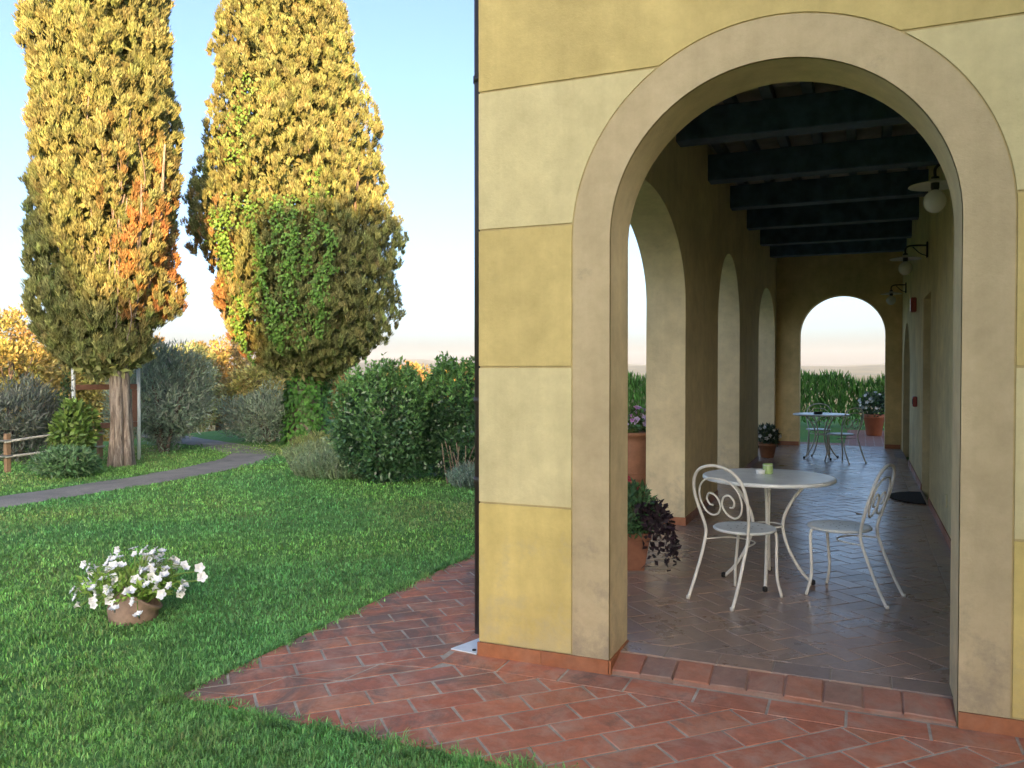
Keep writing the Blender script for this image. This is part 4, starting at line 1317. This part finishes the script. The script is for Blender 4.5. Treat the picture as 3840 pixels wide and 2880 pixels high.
# generic broadleaf / olive tree
def tree(name, loc, h, rad, label, base, seed, group, per=34, nclump=140, tall=0.62, Lr=(0.10, 0.2), Wr=(0.03, 0.07), rc=(0.25, 0.5), trunk_r=None, bark='bark'):
    rg = np.random.default_rng(seed)
    gz = ground_z(loc[0], loc[1])
    t = tag(empty(name, (loc[0], loc[1], gz)), label, "tree", group)
    tr = trunk_r or rad*0.07 + 0.03
    trunk_mesh("trunk", [(0, 0, -0.15), (0.05*rad, 0, h*0.2), (-0.04*rad, 0.03, h*0.45), (0, 0, h*0.9)], [tr*1.3, tr, tr*0.75, tr*0.12], M[bark], t, 9, 0.08, seed)
    for k in range(5):
        a = rg.uniform(0, 6.28); q = rad*rg.uniform(0.5, 0.85)
        trunk_mesh("limb", [(0, 0, h*0.22 + 0.05*h*k), (math.cos(a)*q*0.5, math.sin(a)*q*0.5, h*(0.38 + 0.05*k)), (math.cos(a)*q, math.sin(a)*q, h*(0.5 + 0.07*k))], [tr*0.55, tr*0.35, tr*0.12], M[bark], t, 6)
    u = unit(rg, nclump)
    f = (0.35 + 0.65*rg.random(nclump)**0.6)*(1 + rg.normal(0, 0.10, nclump))
    cz = h*(1 - tall/2)
    cen = np.stack([u[:, 0]*rad*f, u[:, 1]*rad*f, cz + u[:, 2]*h*tall*0.5*f], 1)
    col = vary(rg, base, nclump, 0.2, 0.08)
    a = clumps(rg, cen, u, rg.uniform(*rc, nclump), per, Lr, Wr, col, 0.2, 1.0, 0.2)
    leaves("crown", *a, M['leaf'], t)
    return t
GG = "garden trees and trees of the valley"
# olive beside the path
def olive(loc, h, r, label, seed, n=9000, base=(0.24, 0.30, 0.225), name="olive_bush"):
    rg = np.random.default_rng(seed)
    t = tag(empty(name, (loc[0], loc[1], ground_z(*loc))), label, "bush")
    for k in range(5):
        a = 1.2*k + 0.3
        trunk_mesh("stem", [(0.04*math.cos(a), 0.04*math.sin(a), -0.05), (r*0.25*math.cos(a), r*0.25*math.sin(a), h*0.35), (r*0.6*math.cos(a), r*0.6*math.sin(a), h*0.75)], [0.04, 0.03, 0.01], M['bark'], t, 6)
    bush(rg, (0, 0, h*0.5), (r, r, h*0.5), n, (0.08, 0.17), (0.015, 0.032), base, M['leaf'], 'foliage', t, 0.45, 60, 0.35, 0.6, tips=tuple(min(1, x*1.3) for x in base), kern=0.035)
    return t
olive((-10.35, 7.75), 2.05, 0.98, "big grey-green olive bush beside the white pole", 41, 11000)
olive((-11.6, 8.9), 2.0, 0.8, "feathery grey olive bush at the turn of the path", 42, 6000, (0.22, 0.26, 0.18))
olive((-11.7, 5.7), 1.30, 0.95, "dark grey shrub behind the wooden fence", 43, 8000, (0.13, 0.15, 0.12))
olive((-10.0, 10.4), 1.1, 0.95, "low silvery bush between the olive and the ivy trunk", 44, 7000, (0.27, 0.33, 0.24))

# trees beyond the fence, mostly sun-lit; shadowed ones get sunlit gold as leaf colour; (x, y, h, radius)
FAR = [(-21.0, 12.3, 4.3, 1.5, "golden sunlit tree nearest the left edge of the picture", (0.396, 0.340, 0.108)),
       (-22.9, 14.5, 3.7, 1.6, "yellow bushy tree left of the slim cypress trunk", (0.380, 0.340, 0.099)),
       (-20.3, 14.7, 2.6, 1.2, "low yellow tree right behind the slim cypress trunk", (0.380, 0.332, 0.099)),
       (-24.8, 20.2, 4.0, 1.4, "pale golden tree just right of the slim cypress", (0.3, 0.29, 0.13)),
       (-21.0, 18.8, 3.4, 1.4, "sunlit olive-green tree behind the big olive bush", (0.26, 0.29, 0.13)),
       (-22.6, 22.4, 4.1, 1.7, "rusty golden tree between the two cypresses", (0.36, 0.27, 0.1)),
       (-19.7, 21.5, 2.6, 1.1, "bright yellow tree just left of the ivy trunk", (0.4, 0.36, 0.12)),  # stands in cypress shadow; sunny yellow put into the leaf colour
       (-21.6, 25.1, 3.2, 1.5, "amber tree low behind the ivy trunk", (0.4, 0.33, 0.11)),  # also in shadow, sunlight put into the amber leaf colour
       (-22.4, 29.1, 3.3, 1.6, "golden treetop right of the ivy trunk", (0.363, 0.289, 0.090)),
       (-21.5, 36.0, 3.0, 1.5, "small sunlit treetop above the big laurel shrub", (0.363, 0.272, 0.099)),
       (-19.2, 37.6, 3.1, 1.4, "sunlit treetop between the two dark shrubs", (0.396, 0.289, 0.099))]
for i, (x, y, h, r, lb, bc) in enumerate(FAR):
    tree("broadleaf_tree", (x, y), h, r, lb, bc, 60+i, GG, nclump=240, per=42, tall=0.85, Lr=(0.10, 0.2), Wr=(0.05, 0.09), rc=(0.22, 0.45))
tree("slender_cypress", (-24.8, 21.5), 4.9, 0.38, "distant narrow golden cypress between the two tall cypresses", (0.17, 0.12, 0.04), 77, GG, nclump=90, per=30, tall=0.92, Lr=(0.12, 0.24), Wr=(0.05, 0.1), rc=(0.15, 0.3), trunk_r=0.08)

# ------------------------------------------------------------------ shrubs
def shrub(name, loc, rad, h, n, label, base, tips, seed, Lr=(0.05, 0.10), Wr=(0.025, 0.05), mat='leaf_gloss', lump=0.2, stems=6, inner=0.5, up=0.3, shoots=0):
    rg = np.random.default_rng(seed)
    t = tag(empty(name, (loc[0], loc[1], ground_z(*loc))), label, "shrub")
    for k in range(stems):
        a = 6.28*k/stems + 0.4
        trunk_mesh("stem", [(0.05*math.cos(a), 0.05*math.sin(a), -0.05), (rad[0]*0.3*math.cos(a), rad[1]*0.3*math.sin(a), h*0.45), (rad[0]*0.5*math.cos(a), rad[1]*0.5*math.sin(a), h*0.85)], [0.02, 0.014, 0.004], M['bark'], t, 5)
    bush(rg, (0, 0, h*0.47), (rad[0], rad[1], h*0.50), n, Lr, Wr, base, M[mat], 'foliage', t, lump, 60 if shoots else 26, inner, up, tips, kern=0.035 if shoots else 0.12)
    if shoots:
        k = shoots*16
        i = np.repeat(np.arange(shoots), 16)
        a = rg.uniform(0, 6.28, shoots); q = np.sqrt(rg.random(shoots))*0.95
        zt = h*0.47 + h*0.50*np.sqrt(np.clip(1 - q*q, 0.05, 1)) - 0.06
        ln = rg.uniform(0.10, 0.30, shoots); f = rg.random(k)
        lean = np.stack([np.cos(a)*q*0.45, np.sin(a)*q*0.45, np.ones(shoots)], 1)
        p = np.stack([np.cos(a)*q*rad[0], np.sin(a)*q*rad[1], zt], 1)[i] + lean[i]*(ln[i]*f)[:, None]
        d = unit(rg, k)*0.7 + np.array([0, 0, 0.7])
        leaves("shoots", p, d, unit(rg, k), rg.uniform(0.05, 0.085, k), rg.uniform(0.02, 0.035, k), vary(rg, tips, k, 0.25)*1.15, M['leaf'], t)
    return t
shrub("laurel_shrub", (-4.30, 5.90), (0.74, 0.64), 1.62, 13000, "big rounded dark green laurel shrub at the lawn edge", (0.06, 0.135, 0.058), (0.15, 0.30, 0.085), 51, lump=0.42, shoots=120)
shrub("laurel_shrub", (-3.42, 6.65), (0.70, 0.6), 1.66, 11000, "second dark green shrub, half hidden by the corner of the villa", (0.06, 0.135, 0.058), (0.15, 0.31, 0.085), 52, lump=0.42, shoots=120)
shrub("young_tree", (-9.62, 5.2), (0.32, 0.32), 1.18, 1500, "upright bright green leafy bush beside the slim cypress", (0.12, 0.20, 0.045), (0.20, 0.29, 0.06), 53, (0.09, 0.16), (0.04, 0.07), 'leaf', 0.35)
shrub("low_bush", (-8.85, 4.45), (0.52, 0.45), 0.46, 2600, "low spreading green bush on the grass strip by the path", (0.12, 0.23, 0.10), (0.18, 0.30, 0.13), 54, (0.07, 0.14), (0.02, 0.04), 'leaf', 0.25)
shrub("young_tree", (-9.95, 5.35), (0.12, 0.12), 1.55, 300, "thin dark green sapling behind the bright bush", (0.04, 0.08, 0.03), (0.06, 0.1, 0.03), 55, (0.06, 0.1), (0.03, 0.05), 'leaf', 0.2, 2)
def blades(name, loc, rad, h, n, label, base, seed, wid=0.008, lean=0.5, cat="plant", pname="foliage"):
    rg = np.random.default_rng(seed)
    t = tag(empty(name, (loc[0], loc[1], ground_z(*loc))), label, cat)
    a = rg.uniform(0, 6.28, n); q = np.sqrt(rg.random(n))
    p = np.stack([np.cos(a)*rad[0]*q, np.sin(a)*rad[1]*q, np.zeros(n)], 1)
    d = np.stack([np.cos(a)*q*lean, np.sin(a)*q*lean, np.ones(n)], 1) + rg.normal(0, 0.16, (n, 3))
    hh = h*(1 - 0.35*q*q)*rg.uniform(0.55, 1.0, n)
    # split each shoot in two so that it carries side leaves
    c = vary(rg, base, n, 0.25)
    k = 5
    P2 = np.concatenate([p] + [p + d/np.linalg.norm(d, axis=1, keepdims=True)*(hh*f)[:, None] for f in np.linspace(0.3, 0.9, k)])
    D2 = np.concatenate([d] + [d*0.7 + unit(rg, n)*0.7 for f in range(k)])
    L2 = np.concatenate([hh] + [hh*0.25 for f in range(k)])
    leaves(pname, P2, D2, unit(rg, len(P2)), L2, wid, np.concatenate([c]*(k+1)), M['leaf'], t)
    return t
blades("lavender_clump", (-5.15, 6.1), (0.75, 0.5), 0.42, 1500, "grey-green lavender clump left of the big laurel shrub", (0.24, 0.32, 0.18), 71, 0.014)
blades("lavender_clump", (-6.0, 7.3), (0.9, 0.7), 0.46, 1700, "paler lavender clump in front of the ivy trunk", (0.27, 0.34, 0.17), 72, 0.014)
blades("lavender_clump", (-7.3, 9.0), (0.8, 0.6), 0.45, 1300, "yellowish herb clump at the foot of the ivy trunk", (0.26, 0.30, 0.10), 73, 0.016)
blades("lavender_clump", (-2.9, 5.95), (0.30, 0.3), 0.34, 700, "small blue-grey lavender beside the villa corner", (0.24, 0.33, 0.27), 74, 0.012)
# dry stems
ds = tag(empty("dry_stems", (-3.22, 6.05, -0.02)), "bare dry stalks in front of the second dark shrub", "plant")
rg = np.random.default_rng(75)
for k in range(14):
    x = rg.uniform(-0.28, 0.3); y = rg.uniform(-0.12, 0.12); h = rg.uniform(0.3, 0.62)
    tube("stalk", [(x*0.6, y, 0), (x*0.9, y, h*0.5), (x*1.25 + rg.normal(0, 0.04), y + rg.normal(0, 0.03), h)], 0.0065, simple('dry_stalk', (0.30, 0.22, 0.16), 0.9) if k == 0 else bpy.data.materials['dry_stalk'], ds, 5, 4)

# far hedge
rg = np.random.default_rng(81)
hedge = tag(empty("hedge", (0, 19.9, -0.02)), "long green hedge across the lawn behind the loggia", "hedge")
n = 15000
x = rg.uniform(-7.5, 8.0, n)
hh = 1.28 + 0.10*np.sin(x*2.3) + 0.07*np.sin(x*5.1+1)
f = rg.random(n)
zz = hh*f**0.7
y = (0.45*np.sqrt(np.clip(1-(zz/hh/1.03)**4, 0, 1)))*(rg.choice([-1, 1], n, p=[0.75, 0.25]))*(0.6+0.4*rg.random(n))
d = np.stack([rg.normal(0, 0.35, n), rg.normal(-0.1, 0.3, n), np.ones(n)], 1)
leaves("foliage", np.stack([x, y, zz], 1), d, unit(rg, n) + np.array([0, -0.8, 0.2]), rg.uniform(0.16, 0.34, n), rg.uniform(0.03, 0.06, n), vary(rg, (0.12, 0.28, 0.06), n, 0.32), M['leaf'], hedge)

# ------------------------------------------------------------------ fence, poles, frame
fence = tag(empty("rail_fence", (-10.13, 0, -0.02)), "weathered two-rail wooden fence behind the bushes at the left", "fence")
for k in range(6):
    y = -2.2 + k*1.66 + 0.02
    box("post", (-0.035, y-0.04, -0.1), (0.035, y+0.04, 0.60), M['post'], fence, 0.008)
for k in range(5):
    y = -2.2 + k*1.66
    for z in (0.26, 0.50):
        tube("rail", [(0.055, y-0.06, z + rnd.gauss(0, 0.01)), (0.06, y+0.8, z + rnd.gauss(0, 0.012)), (0.055, y+1.72, z + rnd.gauss(0, 0.01))], 0.019, M['rail'], fence, 8, 3)
fr = tag(empty("sign_frame", (-9.96, 6.13, -0.02), math.atan2(0.95, 0.43)), "brown wooden frame on two white poles behind the slim cypress", "frame")
for s in (-1, 1):
    tube("pole", [(0.52*s, 0, -0.1), (0.52*s, 0, 1.75)], 0.030, M['pole'], fr, 10)
box("rail", (-0.49, -0.02, 1.24), (0.49, 0.02, 1.33), M['board'], fr, 0.005)
box("rail", (-0.49, -0.02, 0.58), (0.49, 0.02, 0.67), M['board'], fr, 0.005)
box("stile", (0.41, -0.018, 0.675), (0.49, 0.018, 1.235), M['board'], fr, 0.005)

# ------------------------------------------------------------------ lawn grass
rng = np.random.default_rng(99)
def in_pav(x, y, mrg=0.0):
    a = (x > -1.12-mrg) & (x < 6) & (y > -1.1-mrg) & (y < 0.3)
    b = (x > -1.12-mrg) & (x < 3.0) & (y >= 0.0) & (y < 13.6)
    return a | b
path_c = np.array([(-7.9, -9), (-7.6, -3), (-7.52, 2.5), (-7.48, 4.5), (-7.66, 6.0), (-8.0, 7.2), (-8.55, 8.1), (-9.5, 8.75), (-11.0, 9.5)])
py = np.linspace(-9, 8.1, 60)
def near_path(x, y):
    xc = np.interp(y, path_c[:7, 1], path_c[:7, 0])
    return (np.abs(x - xc) < 0.41) & (y < 8.0)
def grass(name, n, dmin, dmax, lat0, lat1, hr, w0, seed):
    rg = np.random.default_rng(seed)
    d = dmin*np.exp(rg.random(n)*math.log(dmax/dmin))
    lat = rg.uniform(lat0, lat1, n)*d
    # grass cover as a patch of ground that gets sparser away from the house
    x = 1.926 - 0.3919*d + 0.92*lat; y = -4.059 + 0.92*d + 0.3919*lat
    edge = 0.04*np.sin(x*9) + 0.05*np.sin(y*7+1) + 0.03*np.sin(x*23+y*17)
    ok = ~in_pav(x + 0, y + 0, -0.045 + 0*x) | False
    ok = ~(((x > -1.10+edge*0.6) & (x < 6) & (y > -1.08+edge*0.6) & (y < 0.3)) | ((x > -1.10+edge*0.6) & (x < 3) & (y >= 0) & (y < 13.6))) & ~near_path(x, y)
    thin = np.sin(x*2.9 + 1.6*np.sin(y*2.3)) * np.sin(y*3.3 + 1.8*np.sin(x*2.1 + 1)) + 0.5*np.sin(x*9.1)*np.sin(y*8.3)
    ok &= rg.random(len(x)) > np.clip((thin - 0.55)*1.2, 0, 0.7)      # worn, thinner spots
    x, y, d = x[ok], y[ok], d[ok]; n0 = len(x)
    # longer untrimmed blades where the lawn meets the paving
    m1, m2 = 14000, 9000
    ye = rg.uniform(-1.15, 7.0, m1); xe = -1.125 + 0.012*np.sin(ye*7) + 0.014*np.sin(ye*19+1) + rg.normal(0, 0.018, m1) + np.abs(rg.normal(0, 0.035, m1))*(rg.random(m1) < 0.25)
    xf = rg.uniform(-1.15, 3.0, m2); yf = -1.10 + 0.016*np.sin(xf*8+2) + 0.016*np.sin(xf*21) + rg.normal(0, 0.02, m2) + np.abs(rg.normal(0, 0.035, m2))*(rg.random(m2) < 0.25)
    x = np.concatenate([x, xe, xf]); y = np.concatenate([y, ye, yf])
    d = np.concatenate([d, 4.2 + 0.6*np.clip(ye, 0, 9), np.full(m2, 3.3)]); n = len(x)
    k = (d/4.0)
    h = rg.uniform(*hr, n)*(1 + 0.10*(k-1))
    h[n0:] *= rg.uniform(0.9, 1.8, n-n0)
    tg = np.sin(np.floor(x/0.06)*91.7 + np.floor(y/0.06)*57.3)*9631.7; tg -= np.floor(tg)
    h *= 0.7 + 0.7*tg
    w = w0*k**0.85
    az = rg.uniform(0, 6.28, n); tilt = rg.uniform(0.15, 0.95, n)
    dx, dy = np.cos(az)*tilt, np.sin(az)*tilt
    sx, sy = -np.sin(az), np.cos(az)
    v = np.empty((n, 5, 3))
    base_z = -0.022
    v[:, 0] = np.stack([x - sx*w/2, y - sy*w/2, np.full(n, base_z)], 1)
    v[:, 1] = np.stack([x + sx*w/2, y + sy*w/2, np.full(n, base_z)], 1)
    v[:, 2] = np.stack([x + sx*w*0.4 + dx*h*0.4, y + sy*w*0.4 + dy*h*0.4, base_z + h*0.62], 1)
    v[:, 3] = np.stack([x - sx*w*0.4 + dx*h*0.4, y - sy*w*0.4 + dy*h*0.4, base_z + h*0.62], 1)
    v[:, 4] = np.stack([x + dx*h*1.1, y + dy*h*1.1, base_z + h*(1.0 - 0.25*tilt)], 1)
    idx = (np.arange(n)*5)[:, None] + np.array([[0, 1, 2, 0, 2, 3, 3, 2, 4]])
    me = bpy.data.meshes.new(name)
    me.vertices.add(n*5); me.vertices.foreach_set("co", v.reshape(-1))
    me.loops.add(n*9); me.loops.foreach_set("vertex_index", idx.reshape(-1).astype(np.int32))
    me.polygons.add(n*3); me.polygons.foreach_set("loop_start", (np.arange(n*3)*3).astype(np.int32))
    me.update(calc_edges=True)
    # colour: rich green with dry straw patches
    pn = 0.5 + 0.5*np.sin(x*0.9 + 1.7*np.sin(y*0.7))*np.sin(y*1.1 + 1.3*np.sin(x*0.8 + 2))
    fine = 0.5 + 0.5*np.sin(x*5 + 2*np.sin(y*4))*np.sin(y*6 + 2*np.sin(x*5))
    dry = np.clip((pn - 0.55)*1.5 + (fine-0.5)*0.5 + rg.normal(0, 0.25, n), 0, 1)*0.8
    g = vary(rg, (0.27, 0.53, 0.145), n, 0.36, 0.10); s_ = vary(rg, (0.37, 0.37, 0.155), n, 0.25)
    g2 = vary(rg, (0.19, 0.45, 0.15), n, 0.3, 0.08); q2 = (0.5 + 0.5*np.sin(x*1.7 + 2.2*np.sin(y*1.3 + 0.7)))[:, None]
    g = g*q2 + g2*(1-q2)
    verge = np.clip((-x - 8.0)/0.3, 0, 1)[:, None]*np.clip((9.6 + x)/0.5, 0, 1)[:, None]  # yellower green on the strip beyond the path
    g = g*(1-verge*0.7) + vary(rg, (0.26, 0.48, 0.12), n, 0.2)*verge*0.7
    c = g*(1-dry[:, None]) + s_*dry[:, None]
    # tufts: neighbouring blades share a tone
    gx = np.floor(x/0.055 + 0.6*np.sin(y*19)).astype(np.int64); gy = np.floor(y/0.055 + 0.6*np.sin(x*17)).astype(np.int64)
    hsh = np.sin(gx*127.1 + gy*311.7)*43758.5453; hsh -= np.floor(hsh)
    gx2 = np.floor(x/0.21 + 0.5*np.sin(y*6)).astype(np.int64); gy2 = np.floor(y/0.21 + 0.5*np.sin(x*5)).astype(np.int64)
    h2 = np.sin(gx2*269.5 + gy2*183.3)*43758.5453; h2 -= np.floor(h2)
    c = c*(0.62 + 0.55*hsh + 0.24*(h2 - 0.5))[:, None]
    c = c*np.array([1.0, 1.0, 0.95])
    ca = me.color_attributes.new("col", 'FLOAT_COLOR', 'POINT')
    cc = np.ones((n, 5, 4)); cc[:, :, :3] = c[:, None, :]
    ca.data.foreach_set("color", cc.reshape(-1))
    me.materials.append(M['grass'])
    o = bpy.data.objects.new(name, me); link(o)
    return o
tag(grass("lawn_grass", 330000, 2.2, 17.0, -0.95, 0.35, (0.015, 0.034), 0.0066, 1), "short green lawn grass with dry patches round the villa", "grass", kind='stuff')

# ------------------------------------------------------------------ unseen house added behind the viewer, roofline cut to shade the garden
wd = Vector((-LIGHT.y*-1, -LIGHT.x, 0))      # to the right of the light's travel
wd = Vector((LIGHT.y, -LIGHT.x, 0))
fh = tag(empty("shade_house", (0, 0, 0)), "unseen house added behind the viewer to shade the garden", "building")
fs0 = -55.0
lift = (12.0 - fs0)*math.tan(SUN_EL)      # how much higher the roofline is than its shadow edge on the trees
def fpt(w, s, z): 
    q = wd*w + LIGHT*s
    return (q.x, q.y, z)
prof_f = [(-11.5, 2.6), (-8.4, 4.4), (-5.9, 4.7), (-4.75, 2.2), (-2.78, 2.1), (-2.70, 4.55), (0.4, 5.1), (5.0, 5.8), (12.0, 5.6)]
prof_f = [(-11.5, -0.5)] + [(w_, z_ + lift) for w_, z_ in prof_f] + [(12.0, -0.5)]
prism("wall", prof_f, lambda u, v, t: fpt(u, t, v), fs0 - 7, fs0, M['far_wall'], fh)
for w in (-8, -1, 2.5, 6, 9.5):
    for z in (1.2, 4.4):
        f_ = prism("window", [(w-0.55, z), (w+0.55, z), (w+0.55, z+1.5), (w-0.55, z+1.5)], lambda u, v, t: fpt(u, t, v), fs0+0.01, fs0+0.05, M['door'], fh)
        prism("pane", [(w-0.47, z+0.08), (w+0.47, z+0.08), (w+0.47, z+1.42), (w-0.47, z+1.42)], lambda u, v, t: fpt(u, t, v), fs0+0.05, fs0+0.06, M['glass'], f_)

# ------------------------------------------------------------------ air
hz = box("haze", (-5900, -5900, -18.5), (5900, 5900, 120), None)
hm = bpy.data.materials.new("haze_air"); hm.use_nodes = True
ht = hm.node_tree; ht.nodes.remove(ht.nodes["Principled BSDF"])
pv = ht.nodes.new("ShaderNodeVolumePrincipled")
pv.inputs["Color"].default_value = (0.74, 0.86, 1.0, 1)
pv.inputs["Density"].default_value = 0.00013
ht.links.new(pv.outputs[0], ht.nodes["Material Output"].inputs["Volume"])
hz.data.materials.append(hm)
tag(hz, kind='stuff')
